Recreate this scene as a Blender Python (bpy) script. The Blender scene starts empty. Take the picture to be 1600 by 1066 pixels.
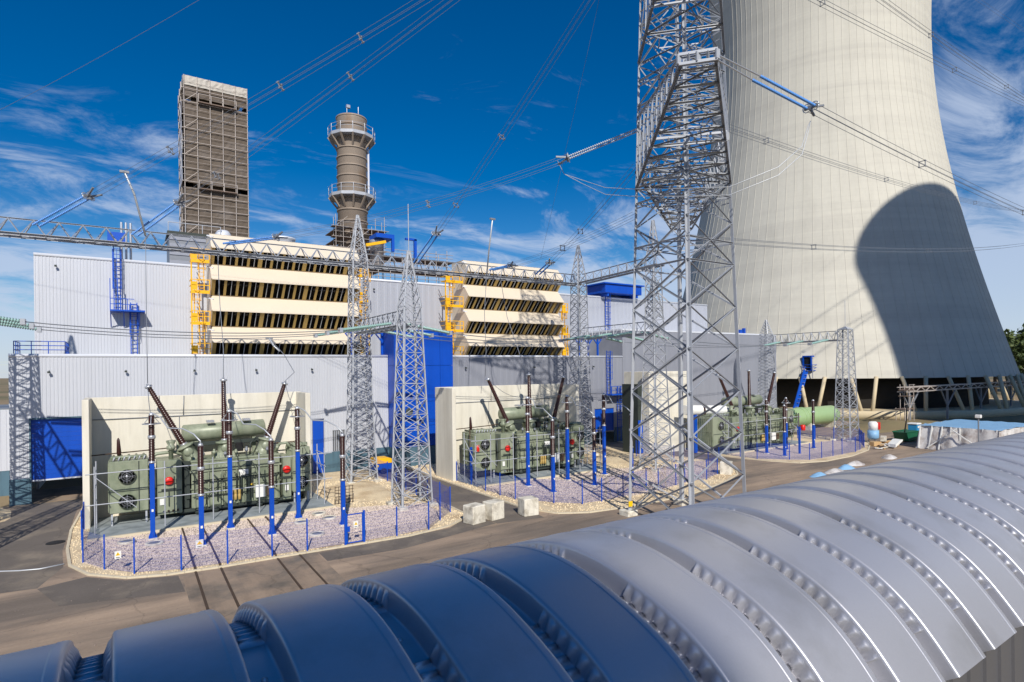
import bpy, math, random
from mathutils import Vector, Matrix, Quaternion
random.seed(7)
R=math.radians
sc=bpy.context.scene
COL=sc.collection
# ------------------------------------------------------------------ camera, sky, sun, exposure
SUN_EL=R(36); SUN_AZ=R(20)          # sun stands behind the left shoulder: 20 deg off the -Y axis
cam_d=bpy.data.cameras.new('camera'); cam=bpy.data.objects.new('camera',cam_d); COL.objects.link(cam)
cam_d.sensor_width=36; cam_d.lens=36*908/1600; cam_d.shift_y=0.0278
cam_d.clip_start=.1; cam_d.clip_end=6000
yaw=R(33.2); roll=.0126
fw=Vector((math.sin(yaw),math.cos(yaw),0)); rt=Vector((math.cos(yaw),-math.sin(yaw),0)); up=Vector((0,0,1))
r2=rt*math.cos(roll)-up*math.sin(roll); u2=rt*math.sin(roll)+up*math.cos(roll)
M=Matrix((( r2.x,u2.x,-fw.x,0),(r2.y,u2.y,-fw.y,0),(r2.z,u2.z,-fw.z,11),(0,0,0,1)))
cam.matrix_world=M
sc.camera=cam
world=bpy.data.worlds.new('World'); sc.world=world; world.use_nodes=True
wn=world.node_tree.nodes; wl=world.node_tree.links; wn.clear()
def wnode(t,**k):
    n=wn.new(t)
    for a,b in k.items(): setattr(n,a,b)
    return n
def wmath(op,a,b=None,c=None):
    n=wnode('ShaderNodeMath',operation=op)
    for i,x in enumerate((a,b,c)):
        if x is None: continue
        if isinstance(x,(int,float)): n.inputs[i].default_value=x
        else: wl.new(x,n.inputs[i])
    return n.outputs[0]
sky=wnode('ShaderNodeTexSky',sky_type='NISHITA',sun_disc=False,sun_elevation=SUN_EL,sun_rotation=R(200),altitude=250,air_density=1.0,dust_density=.12,ozone_density=3.0)
hs=wnode('ShaderNodeHueSaturation'); hs.inputs['Saturation'].default_value=1.5; hs.inputs['Value'].default_value=1.28; hs.inputs['Hue'].default_value=.507
wl.new(sky.outputs[0],hs.inputs['Color'])
tc=wnode('ShaderNodeTexCoord'); sep=wnode('ShaderNodeSeparateXYZ'); wl.new(tc.outputs['Generated'],sep.inputs[0])
zc=wmath('MAXIMUM',sep.outputs[2],0.0); den=wmath('ADD',zc,.16)
com=wnode('ShaderNodeCombineXYZ'); wl.new(wmath('DIVIDE',sep.outputs[0],den),com.inputs[0]); wl.new(wmath('DIVIDE',sep.outputs[1],den),com.inputs[1])
mp=wnode('ShaderNodeMapping'); mp.inputs['Rotation'].default_value=(0,0,R(-38)); mp.inputs['Scale'].default_value=(.95,1.55,1); mp.inputs['Location'].default_value=(3.1,1.7,0)
wl.new(com.outputs[0],mp.inputs[0])
n1=wnode('ShaderNodeTexNoise'); n1.inputs['Scale'].default_value=1.9; n1.inputs['Detail'].default_value=10; n1.inputs['Roughness'].default_value=.66; n1.inputs['Distortion'].default_value=.9
wl.new(mp.outputs[0],n1.inputs['Vector'])
n2=wnode('ShaderNodeTexNoise'); n2.inputs['Scale'].default_value=.8; n2.inputs['Detail'].default_value=3
wl.new(com.outputs[0],n2.inputs['Vector'])
# cloud cover thins with height, and there is a bank of thin cloud to the east (+X)
low=wmath('SUBTRACT',1.0,wmath('MULTIPLY',zc,2.4)); low=wmath('MAXIMUM',low,0.0)
east=wmath('MULTIPLY',wmath('MAXIMUM',wmath('SUBTRACT',sep.outputs[0],.62),0.0),1.35)
cov=wmath('ADD',wmath('ADD',wmath('MULTIPLY',low,1.14),east),wmath('MULTIPLY',wmath('SUBTRACT',n2.outputs[0],.5),.75))
d=wmath('ADD',wmath('SUBTRACT',n1.outputs[0],.66),wmath('MULTIPLY',cov,.42))
mr=wnode('ShaderNodeMapRange'); mr.interpolation_type='SMOOTHSTEP'; wl.new(d,mr.inputs[0]); mr.inputs[1].default_value=-.04; mr.inputs[2].default_value=.26; mr.inputs[3].default_value=0; mr.inputs[4].default_value=.78
mx=wnode('ShaderNodeMix',data_type='RGBA'); wl.new(mr.outputs[0],mx.inputs[0]); wl.new(hs.outputs[0],mx.inputs[6]); mx.inputs[7].default_value=(8.0,9.4,12.0,1)
bg=wnode('ShaderNodeBackground'); bg.inputs[1].default_value=.068; wl.new(mx.outputs[2],bg.inputs[0])
wo=wnode('ShaderNodeOutputWorld'); wl.new(bg.outputs[0],wo.inputs[0])
sd=bpy.data.lights.new('sun','SUN'); sd.energy=4.6; sd.angle=R(.53); sd.color=(1,.945,.86)
sun=bpy.data.objects.new('sun',sd); COL.objects.link(sun)
to_sun=Vector((-math.sin(SUN_AZ)*math.cos(SUN_EL),-math.cos(SUN_AZ)*math.cos(SUN_EL),math.sin(SUN_EL)))
sun.rotation_euler=to_sun.to_track_quat('Z','Y').to_euler(); sun.location=(-30,-80,90)
sc.view_settings.view_transform='Standard'; sc.view_settings.look='None'; sc.view_settings.exposure=0; sc.view_settings.gamma=1; sc.view_settings.use_curve_mapping=False
# ------------------------------------------------------------------ materials
def S(r,g,b):
    f=lambda c:(c/255/12.92 if c<=10 else ((c/255+.055)/1.055)**2.4)
    return (f(r),f(g),f(b),1)
def mat(name,col,rough=.6,metal=0.0,var=.12,scale=1.5,fine=.05,fscale=25,bump=0.0,bscale=20,col2=None,c2scale=.4,c2lo=.45,c2hi=.65,stretch=None,alpha=1):
    m=bpy.data.materials.new(name); m.use_nodes=True; nt=m.node_tree; N=nt.nodes; L=nt.links
    b=N['Principled BSDF']; b.inputs['Roughness'].default_value=rough; b.inputs['Metallic'].default_value=metal
    g=N.new('ShaderNodeNewGeometry'); src=g.outputs['Position']
    if stretch:
        mpn=N.new('ShaderNodeMapping'); mpn.inputs['Scale'].default_value=stretch; L.new(src,mpn.inputs[0]); ssrc=mpn.outputs[0]
    else: ssrc=src
    a=N.new('ShaderNodeTexNoise'); a.inputs['Scale'].default_value=scale; a.inputs['Detail'].default_value=5; L.new(ssrc,a.inputs['Vector'])
    f=N.new('ShaderNodeTexNoise'); f.inputs['Scale'].default_value=fscale; f.inputs['Detail'].default_value=3; L.new(src,f.inputs['Vector'])
    def mth(op,x,y):
        n=N.new('ShaderNodeMath'); n.operation=op
        for i,q in enumerate((x,y)):
            if isinstance(q,(int,float)): n.inputs[i].default_value=q
            else: L.new(q,n.inputs[i])
        return n.outputs[0]
    k=mth('ADD',mth('MULTIPLY',mth('SUBTRACT',a.outputs[0],.5),var*2),mth('MULTIPLY',mth('SUBTRACT',f.outputs[0],.5),fine*2))
    k=mth('ADD',k,1.0)
    base=N.new('ShaderNodeRGB'); base.outputs[0].default_value=col; cs=base.outputs[0]
    if col2:
        c=N.new('ShaderNodeTexNoise'); c.inputs['Scale'].default_value=c2scale; c.inputs['Detail'].default_value=6; c.inputs['Roughness'].default_value=.6; L.new(ssrc,c.inputs['Vector'])
        r=N.new('ShaderNodeMapRange'); r.inputs[1].default_value=c2lo; r.inputs[2].default_value=c2hi; L.new(c.outputs[0],r.inputs[0])
        mxx=N.new('ShaderNodeMix'); mxx.data_type='RGBA'; L.new(r.outputs[0],mxx.inputs[0]); L.new(cs,mxx.inputs[6]); mxx.inputs[7].default_value=col2; cs=mxx.outputs[2]
    v=N.new('ShaderNodeVectorMath'); v.operation='SCALE'; L.new(cs,v.inputs[0]); L.new(k,v.inputs['Scale'])
    L.new(v.outputs[0],b.inputs['Base Color'])
    if bump>0:
        bn=N.new('ShaderNodeTexNoise'); bn.inputs['Scale'].default_value=bscale; bn.inputs['Detail'].default_value=4; L.new(src,bn.inputs['Vector'])
        bu=N.new('ShaderNodeBump'); bu.inputs['Strength'].default_value=bump; bu.inputs['Distance'].default_value=.05; L.new(bn.outputs[0],bu.inputs['Height']); L.new(bu.outputs[0],b.inputs['Normal'])
    if alpha<1: b.inputs['Alpha'].default_value=alpha
    return m
MT={}
MT['white']=mat('white_cladding',S(200,203,210),.42,.15,.05,.25,.02,12,stretch=(1,1,.25))
MT['trim']=mat('white_trim',S(216,220,228),.4,.1,.04)
MT['grey']=mat('grey_cladding',S(150,153,163),.45,.15,.05,.25,.02,12,stretch=(1,1,.25))
MT['grey2']=mat('pale_grey_cladding',S(178,182,192),.45,.12,.05,.25,.02,12,stretch=(1,1,.25))
MT['sill']=mat('brown_sill',S(120,100,72),.6,0,.1)
MT['teal']=mat('teal_plinth',S(78,108,124),.5,.0,.1)
MT['cream']=mat('cream_panel',S(223,210,189),.45,0,.04,.5,.015,10,stretch=(1,1,.3))
MT['ochre']=mat('ochre_strut',S(176,148,84),.6,0,.12)
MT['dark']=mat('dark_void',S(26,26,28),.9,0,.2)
MT['concrete']=mat('pale_concrete',S(226,221,206),.8,0,.06,.5,.04,14,col2=S(210,204,188),c2scale=.5,stretch=(1,1,.3))
MT['pad']=mat('pad_concrete',S(150,158,160),.8,0,.15,.8,.08,20,col2=S(120,128,130),c2scale=.7)
MT['block']=mat('block_concrete',S(226,220,204),.85,0,.12,1.5,.08,22,bump=.3,bscale=14,col2=S(172,164,148),c2scale=1.4)
MT['blue']=mat('signal_blue_paint',S(0,74,184),.4,0,.06,.8,.02,14)
MT['blued']=mat('blue_steel',S(6,80,190),.4,.1,.08)
MT['mesh']=mat('blue_wire',S(10,58,170),.45,.1,.05)
MT['yellow']=mat('yellow_paint',S(245,185,20),.45,0,.08)
MT['green']=mat('grey_green_enamel',S(150,157,135),.42,.05,.10,.7,.03,16,col2=S(122,132,110),c2scale=.7)
MT['fanback']=mat('fan_shadow_grey',S(84,92,86),.6,.1,.1)
MT['greenL']=mat('pale_green_enamel',S(152,180,130),.42,0,.08,.7)
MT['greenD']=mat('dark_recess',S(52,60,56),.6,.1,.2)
MT['galv']=mat('galvanised_steel',S(176,180,187),.5,.15,.16,1.2,.08,14)
MT['galvd']=mat('weathered_steel',S(132,136,143),.5,.2,.2,1.2,.08,14)
MT['alu']=mat('bright_aluminium',S(200,203,208),.35,.6,.06)
MT['brown']=mat('brown_porcelain',S(58,32,28),.28,0,.12)
MT['insblue']=mat('pale_blue_silicone',S(92,150,222),.4,0,.06)
MT['insw']=mat('white_glass',S(176,184,196),.2,0,.05)
MT['insglass']=mat('grey_green_glass',S(150,184,178),.2,0,.08)
MT['wire']=mat('conductor_alloy',S(126,132,142),.5,.4,.1)
MT['wirep']=mat('pale_conductor',S(196,200,204),.45,.4,.1)
MT['red']=mat('red_enamel',S(214,34,26),.4,0,.05)
MT['rust']=mat('rusty_rail',S(88,72,58),.7,.3,.25,2)
MT['shell']=mat('tower_concrete',S(203,199,186),.85,0,.06,.03,.05,1.2,col2=S(195,191,179),c2scale=.3,stretch=(.06,.06,1.3))
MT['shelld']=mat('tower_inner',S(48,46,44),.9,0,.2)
MT['strut']=mat('strut_concrete',S(206,190,158),.85,0,.1)
MT['soil']=mat('dusty_earth',S(150,128,98),.95,0,.2,.12,.1,3,bump=.3,bscale=3,col2=S(100,98,64),c2scale=.01,c2lo=.42,c2hi=.6)
MT['asphalt']=mat('dusty_asphalt',S(122,110,98),.9,0,.26,.55,.14,7,bump=.35,bscale=24,col2=S(182,158,134),c2scale=.16,c2lo=.38,c2hi=.66,stretch=(.4,1.5,1))
MT['tar']=mat('fresh_asphalt',S(106,98,90),.9,0,.2,.5,.14,8,bump=.3,bscale=26,col2=S(142,130,114),c2scale=.3,c2lo=.5,c2hi=.7)
MT['stone1']=mat('pink_grey_stone',S(214,200,188),.9,0,.25,4)
MT['stone2']=mat('dark_grey_stone',S(132,120,112),.9,0,.25,4)
MT['stone3']=mat('cream_stone',S(232,214,180),.9,0,.2,4)
MT['apron']=mat('worn_concrete',S(158,138,118),.9,0,.18,.5,.1,10,bump=.2,bscale=25,col2=S(112,104,94),c2scale=.35)
MT['sand']=mat('pale_gravel',S(222,202,166),.95,0,.14,1.2,.30,13,bump=.9,bscale=16,col2=S(196,172,136),c2scale=.5)
MT['ballast']=mat('pinkish_ballast',S(214,197,182),.95,0,.10,1.0,.42,9,bump=1.0,bscale=11,col2=S(180,162,150),c2scale=5)
MT['kerb']=mat('kerb_concrete',S(206,194,168),.9,0,.15,2)
MT['roof']=mat('silver_coated_sheet',S(192,192,198),.40,.55,.04,.7,.04,70,bump=.03,bscale=90,col2=S(166,165,166),c2scale=1.1,c2lo=.5,c2hi=.8)
MT['wallm']=mat('silver_wall_sheet',S(98,97,100),.5,.2,.05)
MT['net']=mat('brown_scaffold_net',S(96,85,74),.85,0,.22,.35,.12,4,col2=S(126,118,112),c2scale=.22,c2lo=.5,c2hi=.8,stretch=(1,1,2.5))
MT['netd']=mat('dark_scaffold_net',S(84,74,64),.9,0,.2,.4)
MT['scaf']=mat('scaffold_tube',S(186,176,168),.5,.3,.15)
MT['plank']=mat('scaffold_plank',S(122,104,92),.8,0,.25,1)
MT['stack']=mat('weathered_stack',S(160,146,132),.6,.2,.14,.3,.06,3,col2=S(140,110,80),c2scale=.25,c2lo=.58,c2hi=.75,stretch=(1,1,.4))
MT['plastic']=mat('milky_plastic_sheet',S(214,211,208),.3,0,.12,1.2,.08,6,bump=.5,bscale=3,col2=S(150,134,124),c2scale=.9,c2lo=.45,c2hi=.7)
MT['tarp']=mat('light_blue_tarp',S(134,178,214),.5,0,.1,.5,.05,5,bump=.4,bscale=2)
MT['wood']=mat('raw_timber',S(196,162,116),.8,0,.2,2)
MT['skip']=mat('green_skip_paint',S(20,96,66),.5,.1,.15)
MT['toilet']=mat('sky_blue_plastic',S(48,146,196),.4,0,.05)
MT['paper']=mat('white_sign_plate',S(232,232,228),.4,0,.02)
MT['ink']=mat('black_print',S(20,20,22),.5,0,.02)
MT['signy']=mat('yellow_sign_print',S(246,198,20),.4,0,.02)
MT['brownshed']=mat('rust_red_shed',S(130,72,50),.8,0,.2)
MT['leaf']=mat('leaf_green',S(62,78,40),.7,0,.35,.3,.25,3,col2=S(88,100,46),c2scale=.4)
MT['bark']=mat('bark',S(84,70,56),.9,0,.2)
MT['brownwall']=mat('beige_render',S(190,184,174),.8,0,.08)
def wear(name,kind,k):
    """multiplies the base colour by cracks, run-off streaks or lift joints of the material itself"""
    nt=MT[name].node_tree; N=nt.nodes; L=nt.links; b=N['Principled BSDF']; src=b.inputs['Base Color'].links[0].from_socket
    g=N.new('ShaderNodeNewGeometry'); mp_=N.new('ShaderNodeMapping'); L.new(g.outputs['Position'],mp_.inputs[0])
    mrn=N.new('ShaderNodeMapRange'); mrn.clamp=True
    if kind=='crack':
        wv=N.new('ShaderNodeTexNoise'); wv.inputs['Scale'].default_value=.7; wv.inputs['Detail'].default_value=4; L.new(g.outputs['Position'],wv.inputs['Vector'])
        ad=N.new('ShaderNodeVectorMath'); ad.operation='MULTIPLY_ADD'; L.new(wv.outputs['Color'],ad.inputs[0]); ad.inputs[1].default_value=(2.2,2.2,0); L.new(g.outputs['Position'],ad.inputs[2])
        v=N.new('ShaderNodeTexVoronoi'); v.feature='DISTANCE_TO_EDGE'; v.inputs['Scale'].default_value=.17; L.new(ad.outputs[0],v.inputs['Vector'])
        L.new(v.outputs['Distance'],mrn.inputs[0]); mrn.inputs[1].default_value=.002; mrn.inputs[2].default_value=.012
    elif kind=='streak':
        mp_.inputs['Scale'].default_value=k[1]; n=N.new('ShaderNodeTexNoise'); n.inputs['Scale'].default_value=1; n.inputs['Detail'].default_value=6; n.inputs['Roughness'].default_value=.65; L.new(mp_.outputs[0],n.inputs['Vector'])
        L.new(n.outputs[0],mrn.inputs[0]); mrn.inputs[1].default_value=.36; mrn.inputs[2].default_value=.56
    elif kind=='lift':
        s_=N.new('ShaderNodeSeparateXYZ'); L.new(g.outputs['Position'],s_.inputs[0]); m1=N.new('ShaderNodeMath'); m1.operation='DIVIDE'; L.new(s_.outputs[2],m1.inputs[0]); m1.inputs[1].default_value=k[1]
        m2=N.new('ShaderNodeMath'); m2.operation='PINGPONG'; L.new(m1.outputs[0],m2.inputs[0]); m2.inputs[1].default_value=.5; L.new(m2.outputs[0],mrn.inputs[0]); mrn.inputs[1].default_value=.02; mrn.inputs[2].default_value=.07
    mrn.inputs[3].default_value=1-k[0]; mrn.inputs[4].default_value=1
    sc_=N.new('ShaderNodeVectorMath'); sc_.operation='SCALE'; L.new(src,sc_.inputs[0]); L.new(mrn.outputs[0],sc_.inputs['Scale']); L.new(sc_.outputs[0],b.inputs['Base Color'])
for n_ in ('asphalt','tar','apron'): wear(n_,'crack',(.22,))
wear('asphalt','streak',(.16,(.05,1.3,1))); wear('apron','streak',(.2,(.9,.12,1)))
wear('shell','streak',(.07,(.35,.35,.012))); wear('shell','lift',(.03,1.5))
wear('concrete','streak',(.10,(1.6,1.6,.10))); wear('block','streak',(.14,(3,3,.8)))
for n_ in ('white','grey','grey2'): wear(n_,'streak',(.05,(1.1,1.1,.05)))
wear('green','streak',(.16,(3.0,3.0,.35))); wear('blue','streak',(.10,(1.2,1.2,.15))); wear('teal','streak',(.2,(1.4,1.4,.3)))
# ------------------------------------------------------------------ mesh helpers
ORG={}
class MB:
    def __init__(s): s.v=[]; s.f=[]; s.sm=[]
    def _add(s,vs,fs,smooth=False):
        o=len(s.v); s.v+= [tuple(p) for p in vs]
        for f in fs: s.f.append(tuple(o+i for i in f)); s.sm.append(smooth)
        return s
    def box(s,x0,y0,z0,x1,y1,z1):
        return s._add([(x0,y0,z0),(x1,y0,z0),(x1,y1,z0),(x0,y1,z0),(x0,y0,z1),(x1,y0,z1),(x1,y1,z1),(x0,y1,z1)],
            [(0,3,2,1),(4,5,6,7),(0,1,5,4),(1,2,6,5),(2,3,7,6),(3,0,4,7)])
    def bbox(s,x0,y0,z0,x1,y1,z1,b=.03):   # box with chamfered edges
        xs=(x0,x0+b,x1-b,x1); ys=(y0,y0+b,y1-b,y1)
        rings=[]
        for z,i in ((z0,1),(z0+b,0),(z1-b,0),(z1,1)):
            if i: rings.append([(xs[1],ys[1],z),(xs[2],ys[1],z),(xs[2],ys[1],z),(xs[2],ys[2],z),(xs[2],ys[2],z),(xs[1],ys[2],z),(xs[1],ys[2],z),(xs[1],ys[1],z)])
            else: rings.append([(xs[1],y0,z),(xs[2],y0,z),(x1,ys[1],z),(x1,ys[2],z),(xs[2],y1,z),(xs[1],y1,z),(x0,ys[2],z),(x0,ys[1],z)])
        vs=[p for r in rings for p in r]; fs=[]
        for k in range(3):
            for i in range(8): fs.append((k*8+i,k*8+(i+1)%8,k*8+8+(i+1)%8,k*8+8+i))
        fs.append((7,5,3,1)); fs.append((24,26,28,30))
        return s._add(vs,fs)
    def bar(s,p,q,w,h=None,ref=(0,0,1)):
        p=Vector(p);q=Vector(q);h=h or w; d=(q-p).normalized(); ref=Vector(ref)
        if abs(d.dot(ref))>.97: ref=Vector((1,0,0)) if abs(d.x)<.9 else Vector((0,1,0))
        a=d.cross(ref).normalized()*w/2; b=a.cross(d).normalized()*h/2
        return s._add([p-a-b,p+a-b,p+a+b,p-a+b,q-a-b,q+a-b,q+a+b,q-a+b],[(0,3,2,1),(4,5,6,7),(0,1,5,4),(1,2,6,5),(2,3,7,6),(3,0,4,7)])
    def rings(s,pts,prof,n,smooth=True,caps=True):
        # pts: list of centres, prof: radii, direction from first to last (or local tangents)
        pts=[Vector(p) for p in pts]; m=len(pts); vs=[]; fs=[]; prev=None
        for i,p in enumerate(pts):
            t=(pts[min(i+1,m-1)]-pts[max(i-1,0)])
            if t.length<1e-6: t=pts[-1]-pts[0]
            t.normalize()
            if prev is None:
                ref=Vector((0,0,1)) if abs(t.z)<.9 else Vector((1,0,0)); a=t.cross(ref).normalized()
            else: a=(prev-t*prev.dot(t)).normalized()
            prev=a; b=t.cross(a)
            for k in range(n):
                th=2*math.pi*k/n; vs.append(p+(a*math.cos(th)+b*math.sin(th))*prof[i])
        for i in range(m-1):
            for k in range(n): fs.append((i*n+k,i*n+(k+1)%n,(i+1)*n+(k+1)%n,(i+1)*n+k))
        s._add(vs,fs,smooth)
        if caps:
            o=len(s.v)-m*n; s.f.append(tuple(o+k for k in reversed(range(n)))); s.sm.append(False); s.f.append(tuple(o+(m-1)*n+k for k in range(n))); s.sm.append(False)
        return s
    def tube(s,p,q,r,n=8,r2=None): return s.rings([p,q],[r,r if r2 is None else r2],n)
    def path(s,pts,r,n=6): return s.rings(pts,[r]*len(pts),n)
    def lathe(s,p,q,prof,n=12):  # prof: [(t 0..1, radius)]
        p=Vector(p);q=Vector(q); d=q-p; ax=d.normalized()
        ref=Vector((0,0,1)) if abs(ax.z)<.9 else Vector((1,0,0)); a=ax.cross(ref).normalized(); b=ax.cross(a); vs=[];fs=[]
        for t,r in prof:
            for k in range(n):
                th=2*math.pi*k/n; vs.append(p+d*t+(a*math.cos(th)+b*math.sin(th))*r)
        m=len(prof)
        for i in range(m-1):
            for k in range(n): fs.append((i*n+k,i*n+(k+1)%n,(i+1)*n+(k+1)%n,(i+1)*n+k))
        fs.append(tuple(reversed(range(n)))); fs.append(tuple((m-1)*n+k for k in range(n)))
        return s._add(vs,fs,True)
    def prism(s,poly,z0,z1):
        n=len(poly); vs=[(x,y,z0) for x,y in poly]+[(x,y,z1) for x,y in poly]
        return s._add(vs,[tuple(reversed(range(n))),tuple(range(n,2*n))]+[(i,(i+1)%n,n+(i+1)%n,n+i) for i in range(n)])
    def poly(s,pts): return s._add(pts,[tuple(range(len(pts)))])
    def extr(s,prof,vec):        # closed 3D polygon extruded along vec
        n=len(prof); vec=Vector(vec); a=[Vector(p) for p in prof]
        return s._add(a+[p+vec for p in a],[tuple(reversed(range(n))),tuple(range(n,2*n))]+[(i,(i+1)%n,n+(i+1)%n,n+i) for i in range(n)])
    def mesh(s,name,m,org=(0,0,0)):
        me=bpy.data.meshes.new(name); me.from_pydata([(x-org[0],y-org[1],z-org[2]) for x,y,z in s.v],[],s.f)
        me.polygons.foreach_set('use_smooth',s.sm); me.materials.append(MT[m] if isinstance(m,str) else m); me.update(); return me
    def part(s,name,m,parent,kind=None,label=None):
        o=bpy.data.objects.new(name,s.mesh(name,m,ORG[parent.name])); COL.objects.link(o); o.parent=parent; ORG[o.name]=ORG[parent.name]
        if kind: o['kind']=kind
        if label: o['label']=label
        return o
    def top(s,name,m,label=None,cat=None,org=(0,0,0),group=None,kind=None):
        o=bpy.data.objects.new(name,s.mesh(name,m,org)); COL.objects.link(o); o.location=org; ORG[o.name]=tuple(org); tag(o,label,cat,group,kind); return o
def tag(o,label=None,cat=None,group=None,kind=None):
    if label: o['label']=label
    if cat: o['category']=cat
    if group: o['group']=group
    if kind: o['kind']=kind
def thing(name,label,cat,loc,group=None,kind=None):
    o=bpy.data.objects.new(name,None); COL.objects.link(o); o.location=loc; ORG[o.name]=tuple(loc); o.empty_display_size=.5; tag(o,label,cat,group,kind); return o
def relabel(o,label): o['label']=label; return o
UNIT={}
def unit(shape,m):
    k=(shape,m)
    if k not in UNIT:
        b=MB()
        if shape=='box': b.box(-.5,-.5,0,.5,.5,1)
        elif shape=='L':
            t=.14; b.extr([(-.5,-.5,0),(.5,-.5,0),(.5,-.5+t,0),(-.5+t,-.5+t,0),(-.5+t,.5,0),(-.5,.5,0)],(0,0,1))
        elif shape=='tube': b.rings([(0,0,0),(0,0,1)],[.5,.5],8)
        elif shape=='stone':
            b.bbox(-.5,-.5,0,.5,.5,1,.06)
        UNIT[k]=b.mesh(shape+'_'+m,m)
    return UNIT[k]
def bar(name,shape,m,parent,p,q,w,h=None,roll=0,ref=(0,0,1)):
    """one straight member as an object of its own sharing the unit mesh"""
    p=Vector(p);q=Vector(q); h=h or w; d=q-p; L=d.length; z=d/L; ref=Vector(ref)
    if abs(z.dot(ref))>.97: ref=Vector((0,1,0)) if abs(z.y)<.9 else Vector((1,0,0))
    x=z.cross(ref).normalized(); y=z.cross(x)
    rot=Matrix((x,y,z)).transposed().to_quaternion()
    if roll: rot=rot@Quaternion((0,0,1),roll)
    o=bpy.data.objects.new(name,unit(shape,m)); COL.objects.link(o)
    if parent is not None: o.parent=parent; og=Vector(ORG[parent.name])
    else: og=Vector((0,0,0))
    o.location=p-og; o.rotation_mode='QUATERNION'; o.rotation_quaternion=rot; o.scale=(w,h,L); return o
def copy_tree(o,off,parent=None):
    c=o.copy(); COL.objects.link(c)
    if parent is None: c.location=Vector(o.location)+Vector(off); ORG[c.name]=tuple(c.location)
    else: c.parent=parent
    for ch in list(o.children): copy_tree(ch,off,c)
    return c
def place(name,me,parent,loc,rotz=0,scale=None):
    o=bpy.data.objects.new(name,me); COL.objects.link(o); o.parent=parent; o.location=Vector(loc)-Vector(ORG[parent.name]); o.rotation_euler=(0,0,rotz)
    if scale: o.scale=scale
    return o
def lerp(a,b,t): return tuple(a[i]+(b[i]-a[i])*t for i in range(len(a)))
def sag(p,q,s,n=14): return [Vector(lerp(p,q,i/n))-Vector((0,0,4*s*(i/n)*(1-i/n))) for i in range(n+1)]
# ------------------------------------------------------------------ ground and paving
g=MB(); g.poly([(-2500,-1500,0),(2500,-1500,0),(2500,3500,0),(-2500,3500,0)]); g.top('ground','soil',kind='structure')
g=MB(); g.poly([(-70,10,.004),(118,10,.004),(118,64.2,.004),(-70,64.2,.004)]); g.top('road','asphalt',kind='structure')
g=MB(); g.box(2.2,22,-.1,9.3,36.5,.010); g.top('concrete_apron','apron',kind='structure')
I1=[(-3.4,64),(-3.5,58),(-3.7,51.4),(-3.5,45.9),(-3.1,42),(-2.1,39.5),(-.3,37.6),(1.5,36.9),(4,36.6),(9.7,36.4),(15.3,36.1),(18.5,36.7),(20.3,37.8),(21.2,39.3),(21.3,42),(21.6,57),(21.6,64)]
I2=[(26.2,64),(25.9,54),(25.8,43.7),(25.8,37.7),(26.9,35.1),(29,33.9),(33.9,33.3),(39.9,33.5),(46.7,35.1),(51.5,37),(54.5,39.5),(56,43),(56.3,48),(56.2,64)]
I3=[(60.6,64),(60.6,49.5),(60.9,43.2),(61.6,39.9),(62.9,37.2),(66.4,36.1),(72.6,36.3),(79.3,37.6),(86,40.5),(89.3,43),(90,48),(90,64)]
B1p=[(-2.6,47.4),(-2.5,42.2),(-1.4,40),(0,38.4),(2.2,37.6),(9,37.2),(14.6,36.9),(17,37.2),(19.8,40),(20,44.6),(14.5,46.2),(13.6,47.4)]
B2p=[(27,47.2),(27,41.2),(28.8,38.2),(30.4,36.5),(35,36.2),(39.3,36.2),(44,37.2),(49.9,38.2),(52,41),(52,45),(44.5,46.6),(43.3,47.2)]
B3p=[(61.7,46),(61.9,41.8),(64,39),(66,37.6),(72,37.5),(78,38),(86,42),(86.5,45.5),(81,46)]
def kerb(parent,poly,i0,i1):
    pts=[Vector((x,y,0)) for x,y in poly[i0:i1]]
    seg=[]; acc=0
    for a,b in zip(pts,pts[1:]):
        L=(b-a).length; n=max(1,round(L/1.0))
        for k in range(n):
            p=a.lerp(b,k/n); q=a.lerp(b,(k+1)/n); d=(q-p).normalized()
            o=bpy.data.objects.new('kerb_stone',unit('stone','kerb')); COL.objects.link(o); o.parent=parent
            c=(p+q)/2; o.location=(c.x,c.y,-.05+random.uniform(-.006,.006)); o.rotation_euler=(0,0,math.atan2(d.y,d.x)+random.uniform(-.012,.012)); o.scale=((q-p).length-.012,.16,.15)
for P,Bp,i1,padbox in ((I1,B1p,16,(-2.6,47.4,13.7,54.2)),(I2,B2p,13,(26.9,47.2,43.3,54.6)),(I3,B3p,11,(62,46,81,53))):
    m=MB(); m.prism(P,-.1,.03); o=m.top('gravel_bed','sand',kind='structure'); kerb(o,P,0,i1)
    m=MB(); m.prism(Bp,-.1,.045); m.top('ballast_bed','ballast',kind='structure')
    x0,y0,x1,y1=padbox
    m=MB(); m.bbox(x0,y0,-.1,x1,y1,.11,.02); m.top('transformer_pad','pad',kind='structure')
    m=MB(); m.bbox(x0+.003,y0-.32,-.1,x1-.003,y0-.003,.19,.03); m.top('pad_kerb','kerb',kind='structure')
def dark(pts,z=.008):
    m=MB(); m.poly([(x,y,z) for x,y in pts]); m.top('asphalt_patch','tar',kind='structure')
dark([(21.75,35.4),(25.5,34.8),(25.7,37.7),(25.75,54),(26.1,64.1),(21.7,64.1),(21.4,42)])
dark([(-13,40),(-4.2,38.6),(-3.4,42),(-3.75,46),(-3.85,58),(-3.6,64.1),(-7.6,64.1),(-10.5,55)])
dark([(-4.2,38.5),(-2.2,39.2),(-.4,37.3),(2,36.5),(2.15,33.6),(-3,35.0)],.0085)
dark([(9.4,36.0),(18.4,36.3),(21.5,38.9),(21.7,35.5),(14,33.8),(9.4,34.2)],.0085)
dark([(56.3,42),(60.4,42),(60.3,64.1),(56.4,64.1)])
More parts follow.
